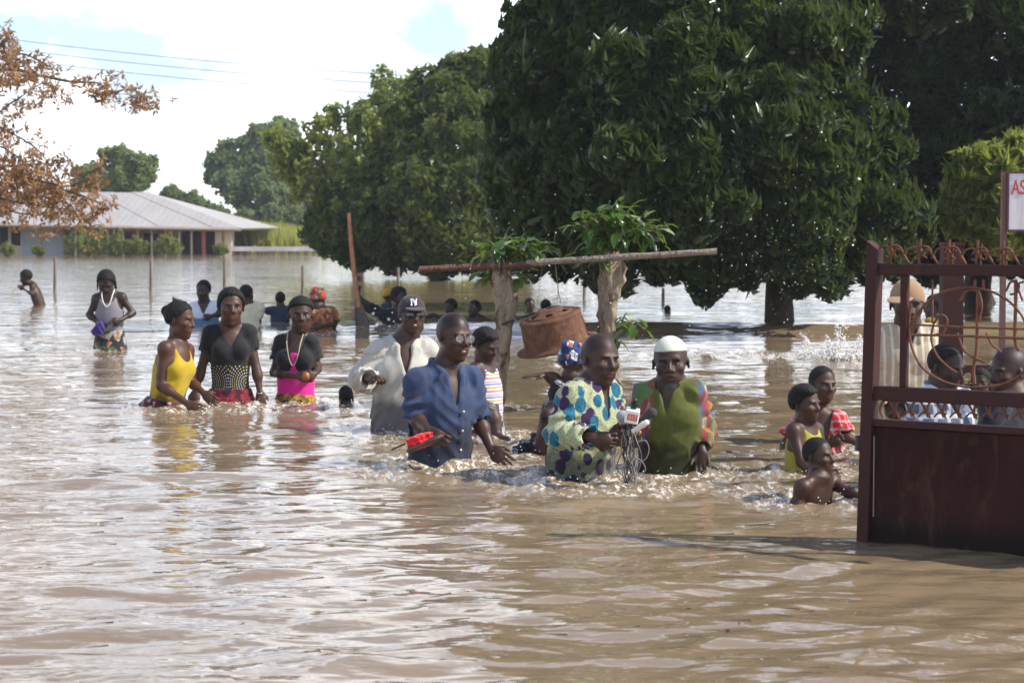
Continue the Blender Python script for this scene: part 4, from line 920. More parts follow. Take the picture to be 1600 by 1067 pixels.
def build_people():
    # 1 man in blue shirt
    s = person(dict(wl=(684,724), head=(709,527,74,38,2,3), sl=(652,594,-.09), sr=(734,592,.10), al=dict(e=(648,652,-.10), w=(668,672,-.30), h=(684,684,-.34), c=.55, t=1), ar=dict(e=(748,655,.06), w=(768,702,-.02), h=(790,722,-.10), c=.12),
        kind='m', size=1.0, wide=1.0, deep=1.12, stubble=.32, face=dict(mouth=.5, jaw=1.08), skin=(0.045,0.022,0.014), wdx=2, look=.3, stir=1.2), "stout man in a blue short-sleeved shirt and glasses carrying sandals with a red cloth")
    smesh("shirt", s.garment(.014, .97, 'open', True, amp=0.0108, seed=1.3, collar=True, placket=.03, pocket=(.105, .24), sinf=.028, vdepth=.20, vslope=.22), C_blue, s.root); buttons(s, 4, .03, .020, .22, .10); glasses(s)
    F = Field(); p = s.N-s.up*.20+s.rt*.105+s.fr*.128; F.ell(p, (.055, .010, .065), s.T, .01)
    # 2 man in beige shirt and cap
    s = person(dict(wl=(628,672), head=(644,493,60,14,-2,0), sl=(592,548,-.02), sr=(668,548,.04), al=dict(e=(564,592,-.04), w=(582,592,-.24), h=(590,589,-.30), c=.95, t=1, sleeve=1.60), ar=dict(e=(690,600,.05), w=(686,640,.0), h=(686,660,0)),
        kind='big', size=1.0, wide=.90, skin=(0.047,0.024,0.016), face=dict(mouth=1.0, jaw=1.1), hair='cap', hairmat=C_capn, look=.2), "smiling man in a loose beige linen shirt and dark baseball cap, fist raised")
    smesh("shirt", s.garment(.018, 1.60, 'open', True, amp=0.0135, seed=4.1, collar=True, placket=.02, sinf=.028, vdepth=.22, vslope=.26, fsc=1.3), C_beige, s.root); glasses(s, True); capbrim(s, C_capn, .17)
    mk_ = MB(); hh = s.hh
    def bar(p, q, w_=.013): mk_.tube([s.hp(p), s.hp(q)], w_*hh, 5)
    y = -.37
    for a, b in [((-.085,-.365,.26),(-.085,-.325,.40)), ((-.085,-.325,.40),(.035,-.365,.26)), ((.035,-.365,.26),(.035,-.325,.40)), ((-.05,-.33,.42),(.0,-.36,.33)), ((.055,-.33,.42),(.0,-.36,.33)), ((.0,-.36,.33),(.0,-.375,.245)), ((-.11,-.365,.26),(-.06,-.368,.26)), ((-.11,-.322,.40),(-.06,-.322,.40))]: bar(a, b, .016)
    mk_.build("cap_logo", plain("white_thread", (.75, .75, .75), .8), s.root, True)
    # 3 man in blob-print kaftan
    s = person(dict(wl=(902,746), head=(937,563,80,34,0,4), sl=(892,620,-.12), sr=(950,612,.12), al=dict(e=(872,678,-.16), w=(926,684,-.34), h=(950,688,-.36), c=.75, t=1, sleeve=1.85), ar=dict(e=(962,668,.06), w=(966,690,-.18), h=(975,672,-.26), c=.9, t=-1, sleeve=1.5),
        kind='big', size=1.0, wide=.90, deep=1.0, wz=0, skin=(0.042,0.020,0.014), stubble=.5, face=dict(jaw=1.05, squint=1), look=.3, stir=1.2), "bald man in cream kaftan printed with teal and purple blobs, holding news microphones")
    smesh("shirt", s.garment(.016, 1.85, 'open', True, amp=0.0112, seed=7.7, sinf=.026, vdepth=.18, vslope=.20), C_blob, s.root)
    # 4 kufi man
    s = person(dict(wl=(1050,737), head=(1048,568,80,-8,0,-3), sl=(1008,618,.02), sr=(1084,613,-.04), al=dict(e=(988,678,-.04), w=(978,692,-.20), h=(986,680,-.26), c=.8, sleeve=1.5), ar=dict(e=(1100,672,.0), w=(1096,704,-.10), h=(1098,725,-.14), c=.25, pn=(-.3,-1,0), sleeve=1.75),
        kind='m', size=1.0, wide=.98, deep=1.05, skin=(0.036,0.020,0.014), stubble=.7, beard=1, face=dict(jaw=.98, squint=1, mouth=.2), hair='kufi', hairmat=C_kufi, look=-.1, stir=1.2), "older man in a pale skullcap and green shirt with colourful patchwork sleeves")
    smesh("shirt", s.garment(.014, 1.75, 'open', True, amp=0.0124, seed=2.2, sinf=.020, vdepth=.15, vslope=.30, placket=.0), C_green, s.root)
    # 5 yellow top woman
    s = person(dict(wl=(264,638), head=(281,500,56,72,4,4), sl=(258,545,-.10), sr=(292,548,.12), al=dict(e=(252,602,-.12), w=(292,630,-.22), h=(312,640,-.26), c=.2), ar=dict(e=(300,598,.08), w=(318,614,-.06), h=(334,628,-.12), c=.2),
        kind='f', size=.98, deep=1.15, skin=(0.065,0.031,0.019), hair='bun', lip=(.16,.06,.045), wdx=-6), "woman in a mustard yellow tank top and maroon skirt looking sideways")
    smesh("tank_top", s.garment(.008, None, 'tank', False, amp=0.0049, seed=3, vdepth=.20, bot=.46), C_yellow, s.root); smesh("skirt", s.wrapskirt(.42, .026, .006, 5, .6), C_maroon, s.root)
    # 6 black patterned top woman
    s = person(dict(wl=(360,632), head=(361,481,57,14,-2,2), sl=(330,521,-.02), sr=(388,520,.04), al=dict(e=(314,578,-.02), w=(306,610,-.06), h=(304,628,-.10), c=.25), ar=dict(e=(401,578,.0), w=(406,612,-.04), h=(408,630,-.08), c=.25),
        kind='f', size=.98, skin=(0.054,0.026,0.017), hair='afro', face=dict(mouth=.5), look=-.2), "smiling woman in a black top with dotted ring pattern and dark red skirt")
    smesh("top", s.garment(.009, .50, 'v', False, amp=0.0049, seed=8, vdepth=.16, vslope=.55, bot=.50, neckr=.07), C_rings, s.root); smesh("skirt", s.wrapskirt(.46, .016, .005, 2, .2, .006), C_red, s.root)
    m = MB(); w0 = s.L((406,614,-.04)); ringtube(m, w0, (.026, .026), np.array([1., 0, 0]), np.array([0, 1., 0]), .004); m.build("bracelet", plain("silver", (.6, .6, .6), .3, .5, .1, 8, 0, 1), s.root, True)
    # 7 pink wrap woman
    s = person(dict(wl=(462,628), head=(470,493,54,8,0,0), sl=(441,536,.02), sr=(486,535,.0), al=dict(e=(428,582,.0), w=(464,588,-.20), h=(482,586,-.24), c=.7), ar=dict(e=(496,574,.02), w=(492,584,-.16), h=(480,588,-.22), c=.7),
        kind='f', size=.95, skin=(0.042,0.021,0.015), hair='beanie', hairmat=M_hair), "woman in a black shrug over a bright pink wrap, hands clasped at her waist")
    smesh("shrug", s.garment(.012, .62, 'v', False, amp=0.0067, seed=6, vdepth=.26, vslope=.36, bot=.30, neckr=.07), C_black, s.root); smesh("pink_wrap", s.wrapskirt(.14, .009, .003, 4, .02), C_pink, s.root)
    smesh("skirt", s.wrapskirt(.44, .018, .006, 9, .10), C_batik, s.root); chain(s, plain("bead_chain", (.45, .38, .26), .5), .24, .004)
    o = MB(); p = s.L((478,588,-.28)); M = np.eye(4); M[:3, 3] = p; o.lathe([(.001,.03),(.02,.027),(.028,.0),(.022,-.024),(.001,-.03)], M, 12); o.build("phone_pouch", plain("amber_pouch", (.30, .08, .02), .4), s.root, True)
    # 8-12 behind them
    s = person(dict(wl=(320,507), head=(318,455,33,-10,5,0), sl=(303,480,0), sr=(336,479,0), al=dict(e=(288,493,-.05), w=(275,478,-.1), h=(273,465,-.1), c=.5, sleeve=.8), ar=dict(e=(346,490,-.02), w=(330,494,-.16), h=(322,495,-.18), c=.6, sleeve=.8), kind='m', size=.98, hair='short', skin=(0.036,0.020,0.014), stir=.8),
        "man in a white and blue shirt pointing one finger up, behind the women")
    smesh("shirt", s.garment(.02, .8, 'v', True, amp=0.0090, seed=1), C_wb, s.root)
    s = person(dict(wl=(388,517), head=(385,461,30,150,10,0), sl=(404,482,.03), sr=(373,484,-.03), al=dict(e=(403,500,.02), w=(403,512,-.05), h=(403,518,-.06), sleeve=.7), ar=dict(e=(368,498,-.03), w=(366,508,-.1), h=(364,512,-.1), sleeve=.7), kind='c', size=1.05, hair='short', skin=(0.036,0.018,0.013), stir=.8),
        "person in a cream shirt turned away from the camera, behind the women")
    smesh("shirt", s.garment(.02, .7, 'crew', True, amp=0.0090, seed=2), C_cream, s.root)
    s = person(dict(wl=(437,505), head=(438,468,23,190,8,0), sl=(449,485,.0), sr=(428,485,.0), al=dict(e=(462,486,.02), w=(474,480,-.02), h=(480,476,-.02), sleeve=1.2), ar=dict(e=(418,486,-.02), w=(408,487,-.04), h=(402,487,-.04), sleeve=1.2), kind='c', size=.80, hair='short', skin=(0.032,0.017,0.013), stir=.8),
        "child in a dark navy shirt wading with both arms held out")
    smesh("shirt", s.garment(.018, 1.2, 'crew', True, amp=0.0067, seed=2), C_navy, s.root)
    s = person(dict(wl=(503,523), head=(497,470,32,160,25,-6), sl=(519,490,.02), sr=(487,490,-.06), al=dict(e=(523,506,.0), w=(500,511,-.22), h=(486,510,-.26), sleeve=.7, c=.5), ar=dict(e=(478,504,-.05), w=(484,512,-.1), h=(490,512,-.1), sleeve=.7), kind='f', size=1.0, hair='wrap', hairmat=C_head2, skin=(0.036,0.020,0.014), stir=.9, wide=1.1),
        "woman in an orange batik dress and grey red head wrap bending over the water")
    smesh("dress", s.garment(.024, .7, 'crew', True, amp=0.0135, seed=5, flare=.0), C_orange, s.root)
    # far boy, far girl
    s = person(dict(wl=(62,477), head=(41,434,24,-78,22,0), sl=(50,449,-.08), sr=(56,450,.10), al=dict(e=(50,460,-.12), w=(38,452,-.14), h=(29,447,-.14), c=.1), ar=dict(e=(52,461,.08), w=(38,452,.0), h=(29,447,-.05), c=.1), kind='c', size=.88, hair='short', skin=(0.036,0.019,0.014), stir=.6, limb=.85),
        "bare-chested boy far off at the left, stooping with hands pressed together")
    smesh("shorts", s.wrapskirt(.42, .016, .004, 2, .05), C_navy, s.root)
    s = person(dict(wl=(172,546), head=(166,443,39,6,30,0), sl=(151,467,.0), sr=(190,465,.0), al=dict(e=(139,492,.0), w=(152,504,-.12), h=(160,508,-.16), c=.6), ar=dict(e=(208,489,.0), w=(188,500,-.14), h=(178,502,-.18), c=.6), kind='c', size=1.02, hair='braids', skin=(0.029,0.017,0.014), stir=1., limb=.95, wide=.95),
        "girl in a grey tank top and flowered skirt looking down at cloth in her hands")
    smesh("tank_top", s.garment(.010, None, 'tank', False, amp=0.0045, seed=3, vdepth=.17, bot=.42), C_grey, s.root); smesh("skirt", s.wrapskirt(.38, .022, .007, 6, .10), C_flower, s.root); chain(s, plain("white_cord", (.7, .66, .6), .8), .17, .006)
    F = Field(); p = s.L((156,512,-.18)); F.ell(p, (.05, .04, .07), None, .02); F.ball(p+np.array([-.05, 0, -.04]), .035, .02); F.op('*', lambda X, Y, Z: .008*np.sin(X*90)*np.sin(Z*70+X*40), p-.15, p+.15, .01)
    o = smesh("purple_cloth", F.mesh(.006), mcloth("purple_orange_cloth", pat_print([(.09, .03, .26), (.07, .03, .20), (.5, .12, .04), (.05, .04, .2)], 14)), None); o.location = s.O; tag(o, "bunched purple cloth with an orange patch in the hand of the girl in grey", "cloth")
    # paddle man
    s = person(dict(wl=(622,520), head=(624,466,35,50,5,0), sl=(602,493,-.04), sr=(645,492,.06), al=dict(e=(577,480,-.06), w=(560,462,-.08), h=(555,440,-.08), c=.9, pn=(.6,-.8,0), sleeve=1.15), ar=dict(e=(610,520,-.12), w=(590,515,-.2), h=(578,506,-.2), c=.8, sleeve=1.1), kind='m', size=1.05, hair='short', skin=(0.035,0.019,0.014), stir=1.2),
        "man in a black shirt holding a long wooden paddle upright")
    smesh("shirt", s.garment(.022, 1.1, 'crew', True, amp=0.0112, seed=5), C_black, s.root)
    o = person(dict(wl=(606,492), Y=26.5, head=(606,463,22,150,0,0), sl=(612,478), sr=(600,478), kind='c', size=.6, hair='beanie', hairmat=mcloth("ochre_cap", solid((.55, .30, .03))), skin=(0.036,0.021,0.014), stir=.3), "child in an ochre cap half hidden behind the man with the paddle")
    smesh("shirt", o.garment(.015, None, 'crew', True), C_navy, o.root)
    # children in the middle
    s = person(dict(wl=(704,512), head=(704,481,26,-30,5,0), sl=(693,497,.0), sr=(716,496,.0), al=dict(e=(676,492,.0), w=(662,497,-.02), h=(654,499,-.02), c=.1), ar=dict(e=(722,506,0), w=(722,514,-.04), h=(722,520,-.04)), kind='c', size=.80, hair='afro', skin=(0.036,0.020,0.014), stir=.9), "bare child with one arm stretched out, right behind the man in the dark cap")
    s = person(dict(wl=(743,516), head=(741,483,27,-40,-10,-6), sl=(733,500,.0), sr=(755,499,.0), al=dict(e=(726,508,0), w=(724,516,-.04), h=(724,521,-.04)), ar=dict(e=(764,502,0), w=(770,508,-.02), h=(774,512,-.02)), kind='c', size=.80, hair='short', skin=(0.040,0.021,0.016), stir=.9), "child in a white tank top beside the left leafy post")
    smesh("tank_top", s.garment(.010, None, 'tank', False, amp=0.0045, seed=3, vdepth=.17, bot=.6), C_white, s.root)
    # girl in striped dress
    s = person(dict(wl=(764,676), Y=12.1, head=(758,540,52,52,22,0), sl=(742,578,-.05), sr=(770,574,.08), al=dict(e=(738,612,-.05), w=(752,635,-.1), h=(760,640,-.1), c=.5), ar=dict(e=(775,600,.08), w=(768,622,-.04), h=(762,632,-.08), c=.5), kind='c', size=.80, hair='combed', skin=(0.036,0.018,0.014), stir=.8, wdx=-2,
        legs=[dict(p=[(764,632,-.02),(771,655,-.08),(776,682,-.12)], r=[.055,.045,.030]), dict(p=[(776,682,-.11),(784,687,-.17),(794,686,-.22)], r=[.032,.026,.018])]), "girl in a striped sundress behind the man in blue, one bare foot lifted")
    smesh("dress", s.garment(.012, None, 'tank', False, amp=0.0090, seed=3, vdepth=.15, bot=.62), C_strip, s.root); smesh("skirt", s.wrapskirt(.36, .012, .006, 6, .02), mcloth("black_white_pink_print", pat_print([(.03, .03, .05), (.5, .48, .46), (.35, .1, .14), (.05, .05, .08)], 30)), s.root)
    # submerged head
    s = person(dict(wl=(540,634), head=(540,619,30,200,0,0), sl=(548,646), sr=(531,646), kind='c', size=.75, hair='braids', skin=(0.032,0.017,0.013), stir=.8), "swimmer with dark braided hair, only the head above the water")
    # far swimmers
    for i, (px, py, hp, wl_, yw, lb) in enumerate([(828,477,22,492,20,"small child far off, just left of the rusty rim"), (853,480,24,496,160,"swimmer's dark head showing just above the rusty rim"), (1043,485,15,491,170,"lone swimmer's head far out under the great tree"), (410,484,18,496,30,None)]):
        if lb is None: continue
        o = person(dict(wl=(px,wl_), head=(px,py,hp,yw,0,0), sl=((px+9) if yw > 90 else (px-9),wl_+2), sr=((px-9) if yw > 90 else (px+9),wl_+2), kind='c', size=.78 if hp > 18 else .6, hair='short', skin=(0.036,0.020,0.014), stir=.5), lb)
    # head wrap woman behind blob man
    s = person(dict(wl=(880,700), Y=11.6, head=(896,570,56,140,15,0), sl=(915,612,.05), sr=(876,612,-.03), al=dict(e=(925,640,.0), w=(920,660,0), h=(918,670,0)), ar=dict(e=(866,592,.0), w=(852,586,-.04), h=(842,586,-.05), c=.05, pn=(0,0,-1)), kind='f', size=.95, hair='wrap', hairmat=C_head, skin=(0.050,0.025,0.017), stir=.9),
        "woman in a blue and orange print head wrap, arm stretched out, behind the kaftan man")
    smesh("dress", s.garment(.016, .4, 'crew', True, amp=0.0112, seed=5), C_dpr, s.root)
    # stooping bather behind kaftan man
    s = person(dict(wl=(862,704), Y=11.1, head=(880,668,50,160,40,0), sl=(874,652,.05), sr=(856,650,-.06), al=dict(e=(880,690,.0), w=(870,700,0), h=(868,712,0)), ar=dict(e=(848,680,-.05), w=(838,702,-.06), h=(832,712,-.06)), kind='c', size=.8, skin=(0.043,0.021,0.014), stir=.8, hair='short'),
        "stooping bare-shouldered bather trailing black cloth, left of the kaftan man")
    F = Field()
    for a, b in (((848,690,0),.05),((832,697,0),.055),((818,702,0),.035)): F.ell(s.L(a), (.06, .07, b), None, .03)
    F.op('*', lambda X, Y, Z: .009*np.sin(X*70+Z*60)+.006*np.sin(Z*120), s.L((832,697))-.3, s.L((832,697))+.3, .01)
    smesh("trailing_cloth", F.mesh(.007), C_dpr, s.root)
    # three children at the gate
    s = person(dict(wl=(1282,742), Y=11.2, head=(1285,602,58,24,0,4), sl=(1252,664,.04), sr=(1308,658,-.02), al=dict(e=(1228,692,.0), w=(1222,718,-.04), h=(1222,736,-.06), c=.3), ar=dict(e=(1318,680,-.04), w=(1338,692,-.10), h=(1352,693,-.12), c=.3, pn=(0,-.4,-1)), kind='c', size=.84, wide=1.0, hair='buzz', skin=(0.054,0.027,0.017), stir=.9),
        "boy in an open red checked shirt with one hand on the gate")
    smesh("shirt", s.garment(.016, .66, 'open', True, amp=0.0090, seed=5, vdepth=.60, vslope=.16, sinf=.03), C_redchk, s.root)
    s = person(dict(wl=(1256,744), Y=10.35, head=(1258,632,58,46,2,0), sl=(1240,674,-.06), sr=(1274,672,.08), al=dict(e=(1252,722,-.14), w=(1282,742,-.2), h=(1298,742,-.22), c=.3), ar=dict(e=(1290,712,.02), w=(1296,694,-.08), h=(1310,688,-.12), c=.8), kind='c', size=.80, hair='combed', skin=(0.050,0.025,0.017), stir=.9),
        "girl in a yellow-green dress between the boy in red checks and the swimming boy")
    smesh("dress", s.garment(.009, None, 'tank', False, amp=0.0045, seed=3, vdepth=.13, bot=.9), C_lime, s.root)
    s = person(dict(wl=(1270,783), head=(1279,714,60,48,-4,0), sl=(1254,762,-.10), sr=(1300,752,.06), al=dict(e=(1244,785,-.1), w=(1250,800,-.12), h=(1255,810,-.12)), ar=dict(e=(1322,768,-.04), w=(1340,773,-.14), h=(1352,774,-.18), c=.5, pn=(0,0,-1)), kind='c', size=.76, hair='buzz', skin=(0.043,0.021,0.014), stir=1.1),
        "small bare-backed boy up to his chest in water reaching for the gate")
    # behind the gate
    s = person(dict(wl=(1420,692), head=(1418,477,76,-4,4,0), sl=(1388,530,.02), sr=(1454,528,.0), al=dict(e=(1374,600,.0), w=(1392,628,-.08), h=(1400,640,-.1), sleeve=1.9), ar=dict(e=(1466,600,.0), w=(1452,628,-.08), h=(1444,640,-.1), sleeve=1.9), kind='m', size=1.0, hair='cap', hairmat=C_capt, skin=(0.040,0.021,0.014), face=dict(squint=1)),
        "man in a tan cap and faded striped shirt standing behind the gate")
    smesh("shirt", s.garment(.024, 1.9, 'open', True, amp=0.0135, seed=4, collar=True, placket=.0, vdepth=.10, sinf=.03), C_tan, s.root); capbrim(s, C_capt, .16, turn=-28)
    s = person(dict(wl=(1468,760), head=(1477,574,70,44,14,0), sl=(1440,630,-.05), sr=(1500,626,.06), al=dict(e=(1428,690,-.05), w=(1450,720,-.1), h=(1460,730,-.1)), ar=dict(e=(1510,690,.05), w=(1500,720,-.05), h=(1500,735,-.05)), kind='m', size=.92, hair='buzz', skin=(0.036,0.019,0.014), stir=.5),
        "young man in a blue-grey plaid shirt seen through the gate scrolls, looking down right")
    smesh("shirt", s.garment(.02, .9, 'open', True, amp=0.0112, seed=4, collar=True, vdepth=.12), C_plaid, s.root)
    s = person(dict(wl=(1578,790), head=(1576,582,78,-62,4,0), sl=(1552,640,-.10), sr=(1620,638,.08), al=dict(e=(1545,700,-.15), w=(1560,740,-.2), h=(1565,755,-.2)), ar=dict(e=(1640,700,.1), w=(1630,740,0), h=(1630,755,0)), kind='m', size=.96, stubble=.5, skin=(0.040,0.021,0.016), stir=.5),
        "shaven-headed man in a dark tee facing left behind the gate")
    smesh("shirt", s.garment(.018, .9, 'crew', True, amp=0.0112, seed=4), C_dark, s.root)
    s = person(dict(wl=(1530,740), Y=10.4, head=(1532,596,40,-20,10,0), sl=(1510,640,0), sr=(1552,640,0), kind='c', size=.8, hair='short', skin=(0.036,0.021,0.014), stir=.4), "child in a bright yellow shirt between the two men behind the gate")
    smesh("shirt", s.garment(.02, .3, 'crew', True, amp=0.0090, seed=1), C_lime, s.root)
    s = person(dict(wl=(1468,575), head=(1461,481,40,-80,5,0), sl=(1455,508,-.06), sr=(1478,508,.08), al=dict(e=(1452,530,-.08), w=(1455,545,-.1), h=(1455,552,-.1)), kind='c', size=.95, hair='bun', skin=(0.036,0.020,0.014), stir=.5), "child with a hair bun facing left, behind the man in the tan cap")
    smesh("shirt", s.garment(.016, .5, 'crew', True, amp=0.0090, seed=1), C_batik, s.root)
build_people()
# ================================================================== PROPS
wood = barkmat("weathered_wood", (.30, .25, .20), 14); wood_red = barkmat("reddish_wood", (.17, .09, .065), 18)
STIR_EXTRA = []
# --- stakes
for px, y0, y1, lb in [(85,402,456,"thin dark stake standing left of the girl in grey"),(235,407,458,"short brown stake right of the girl in grey"),(350,400,462,"pale pole rising behind the smiling woman"),(472,415,468,"pole above the orange-dressed woman's head"),
        (621,418,470,"pale stake over the paddle man's head"),(912,440,466,"short stake under the beam, left of the second leafy post"),(1035,450,471,"tiny stake just right of the second leafy post")]:
    b = hit(px, y1+3); t = at(px+1, y0, b[1]); m = MB(); s_ = FPX/b[1]; r0 = 2.6/s_
    m.tube([b-np.array([0, 0, .4]), (b+t)/2+np.array([.2/s_*3, 0, 0]), t], [r0*1.1, r0, r0*.85], 7); o = m.build("stake", wood, None, True, origin=tuple(b)); o.location = b; tag(o, lb, "stake", "stakes standing in the flood")
# --- the two sprouting posts and the beam between them
YP = 13.8
def bigleaf(seed):
    r = np.random.default_rng(seed); L, W = .15*r.uniform(.8, 1.2), .082*r.uniform(.85, 1.15); n = 6; V = []; F = []
    for i in range(n+1):
        t = i/n; wd = W*math.sin(math.pi*(t*.93+.035))**.75*(1-.25*t); z = -.35*L*t*t+.012; V += [[-wd*.5, t*L, z+.20*wd], [0, t*L, z], [wd*.5, t*L, z+.20*wd]]
    for i in range(n):
        a = 3*i; F += [[a, a+1, a+4, a+3], [a+1, a+2, a+5, a+4]]
    V = np.array(V); V[:, 2] += .004*np.sin(V[:, 1]*90)
    me = mk("leaf", V, np.array(F), None, None, True, col=np.full((len(V), 3), r.uniform(.1, .9))); return me
leaf_src = [bigleaf(i) for i in range(5)]
m_big = leafmat("broad_leaf", (.035, .090, .015), (.11, .20, .03), .28, .6, .38); m_pale = leafmat("pale_leaf", (.18, .24, .12), (.30, .36, .2), .35, .5, .3)
for i, o in enumerate(leaf_src): o.data.materials.append(m_pale if i == 4 else m_big)
def leafy_post(pts, rads, lb, clusters, nl, seed):
    r = np.random.default_rng(seed); b = at(*pts[-1], YP); root = empty("leafy_post", tuple(hit(pts[-1][0], pts[-1][1])), lb, "tree post", "sprouting tree posts carrying the beam")
    og = np.array(root.location); P = spline([at(*p, YP) for p in pts], 5); R = np.interp(np.linspace(0, 1, len(P)), np.linspace(0, 1, len(rads)), rads)/(FPX/YP)*.84
    V = []; F = []; n = 26; T = np.array([0, 0, 1.])
    for i, p in enumerate(P):
        a = np.linspace(0, 2*math.pi, n, endpoint=False); rr = R[i]*(1+.13*np.sin(3*a+i*.30)+.08*np.sin(5*a-i*.45+1)+.07*np.sin(2*a+i*.9+2)+.03*r.normal(size=n))*(1+.07*math.sin(i*1.7)+.05*math.sin(i*.8+1))
        V.append(np.c_[p[0]+rr*np.cos(a), p[1]+rr*np.sin(a), np.full(n, p[2])+.006*r.normal(size=n)])
    V = np.concatenate(V)-og
    for i in range(len(P)-1):
        for j in range(n): F.append([i*n+j, (i+1)*n+j, (i+1)*n+(j+1) % n, i*n+(j+1) % n])
    mk("trunk", V, np.array(F), bark_pale, root, True)
    m = MB()
    for (cx, cy, rp, k) in clusters:
        c = at(cx, cy, YP); base = at(*pts[0], YP) if cy < pts[0][1]+40 else at(cx-(20 if cx > pts[0][0] else -20), cy, YP)
        for q in range(max(2, int(k/4))):
            tip = c+r.normal(0, 1, 3)*np.array([rp, rp*.7, rp*.6])/(FPX/YP)*.8; sp_ = spline([base+r.normal(0, .02, 3), (base+tip)/2+np.array([0, 0, .05]), tip], 4); m.tube(sp_, np.linspace(.006, .002, len(sp_)), 5)
        for q in range(k):
            p = c+r.normal(0, 1, 3)*np.array([rp, rp*.8, rp*.66])/(FPX/YP)*.52; o0 = leaf_src[4 if r.uniform() < .08 else r.integers(0, 4)]
            o = o0.copy(); COL.objects.link(o); o.parent = root; dv = (p-c)/(rp/(FPX/YP)); d = Vector((dv[0]+r.normal(0, .4), dv[1]+r.normal(0, .4), dv[2]*.6+r.normal(0, .35)-.1)).normalized()
            qt = d.to_track_quat('Y', 'Z'); o.rotation_mode = 'QUATERNION'; o.rotation_quaternion = qt; o.location = Vector(p-og); sc1 = r.uniform(.40, .88); o.scale = (sc1,)*3
    m.build("twigs", plain("green_twig", (.10, .12, .04), .7), root, True, origin=tuple(og))['kind'] = 'stuff'
leafy_post([(778,412),(783,440),(790,480),(788,520),(784,570),(780,610),(778,642),(778,700)], [16,21,19,15,12,11.5,11,12], "left sprouting tree post holding the beam, leafy at its top", [(775,392,30,48),(806,388,28,42),(838,390,20,26),(768,432,12,10),(805,428,16,16)], 0, 3)
leafy_post([(958,392),(957,420),(953,450),(950,485),(952,530),(958,590),(960,640),(960,700)], [15,25,21,17,16,13,12,13], "right sprouting tree post with the larger leaf tuft above the beam", [(950,366,36,84),(925,352,28,46),(962,340,26,60),(998,358,24,40),(1026,358,12,8),(940,396,22,26),(990,512,20,16),(955,510,16,12),(965,530,12,8)], 0, 4)
for o in leaf_src: bpy.data.objects.remove(o)
def plank(p0, p1, w0, w1, lb, mat, name="log_beam"):
    a, b = at(*p0, YP-.09), at(*p1, YP-.32 if p1[0] > 1000 else YP-.09); n = 14; r = np.random.default_rng(int(p0[0])); V = []; F = []; k = 12
    for i in range(n):
        t = i/(n-1); c = a+(b-a)*t; rr = (w0+(w1-w0)*t)/(FPX/YP)/2; an = np.linspace(0, 2*math.pi, k, endpoint=False); q = rr*(1+.12*r.normal(size=k)*.5)
        V.append(np.c_[c[0]+0*an, c[1]+q*np.cos(an)*1.1, c[2]+q*np.sin(an)*(.92)])
    V = np.concatenate(V)
    for i in range(n-1):
        for j in range(k): F.append([i*k+j, (i+1)*k+j, (i+1)*k+(j+1) % k, i*k+(j+1) % k])
    Fc = [list(range(k)), list(range((n-1)*k, n*k))]
    V = np.vstack([V, V[:k].mean(0), V[-k:].mean(0)]); tr = [[(j+1) % k, j, n*k] for j in range(k)]+[[(n-1)*k+j, (n-1)*k+(j+1) % k, n*k+1] for j in range(k)]
    o = mk(name, V-a, [np.array(tr), np.array(F)], mat, None, False); o.location = a; return tag(o, lb, "log beam")
for px, py, rr in ((778, 414, 17), (957, 402, 18)):
    root_ = [o for o in sc.objects if o.name.startswith("leafy_post")][0 if px < 900 else 1]
    for dz in (-4, 1, 5):
        m = MB(); c = at(px+dz*1.5, py, YP-.07); ringtube(m, c, (.060, .045), np.array([.15*dz/5, -1., .05]), np.array([0, 0, 1.]), .004, 14); m.build("lashing", plain("old_cord", (.16, .12, .09), .9), root_, True, origin=tuple(root_.location))
plank((655,421), (846,412), 11, 12, "dull reddish half of the beam, left of the left leafy post", wood_red)
plank((822,411), (1120,393), 11.5, 10.5, "weathered pole laid over both leafy posts, its cut end at right", wood)
# --- rusty wheel rim hung as a bell
rust = G("rust", .85, .3); v = rust.co(); n_ = rust.noise(v, 18, 6, .7); rust.base(rust.mix(rust.ramp(n_, [(.3, 0), (.75, 1)]), (.060, .027, .017), (.20, .095, .052))); rust.bump(rust.noise(v, 70, 4), .35, .005)
rc = at(864, 512, YP-.16); rim = empty("rusty_wheel_rim", tuple(rc), "rusty wheel rim hung from the beam as a bell, tilted", "bell"); k_ = 1/(FPX/YP)
tilt = Matrix.Rotation(rad(-15), 3, 'Y') @ Matrix.Rotation(rad(8), 3, 'X'); M = np.eye(4); M[:3, :3] = np.array(tilt)
m = MB(); pr = [(58,-36),(62,-34),(62,-31.5),(54,-29),(50,-27),(48.5,-22),(48,-5),(46.5,13),(46,17),(47.5,20),(46.5,23),(42,24.5),(36,26)]
inn = [(r_-2.2, z-.6) for r_, z in pr][::-1]; prof = [(r_*k_*1.04, z*k_*.84) for r_, z in pr+inn+[pr[0]]]; m.lathe(prof, M, 48); m.build("rim_barrel", rust.m, rim, True)
m = MB(); n = 48; V = []; F = []                       # pressed disc with oval hand holes
for j, (r_, z) in enumerate([(37,26),(31,29),(24,31),(18,36),(12,37),(4,37)]):
    for i in range(n): a = 2*math.pi*i/n; V.append([r_*k_*1.04*math.cos(a), r_*k_*1.04*math.sin(a), z*k_*.84])
for j in range(5):
    for i in range(n):
        if j == 1 and (i % 8) in (2, 3, 4): continue
        F.append([j*n+i, j*n+(i+1) % n, (j+1)*n+(i+1) % n, (j+1)*n+i])
m.add(np.array(V)@M[:3, :3].T, F); o = m.build("disc", rust.m, rim, True); so_ = o.modifiers.new("thick", 'SOLIDIFY'); so_.thickness = .006
wire = plain("thin_wire", (.22, .18, .14), .5)
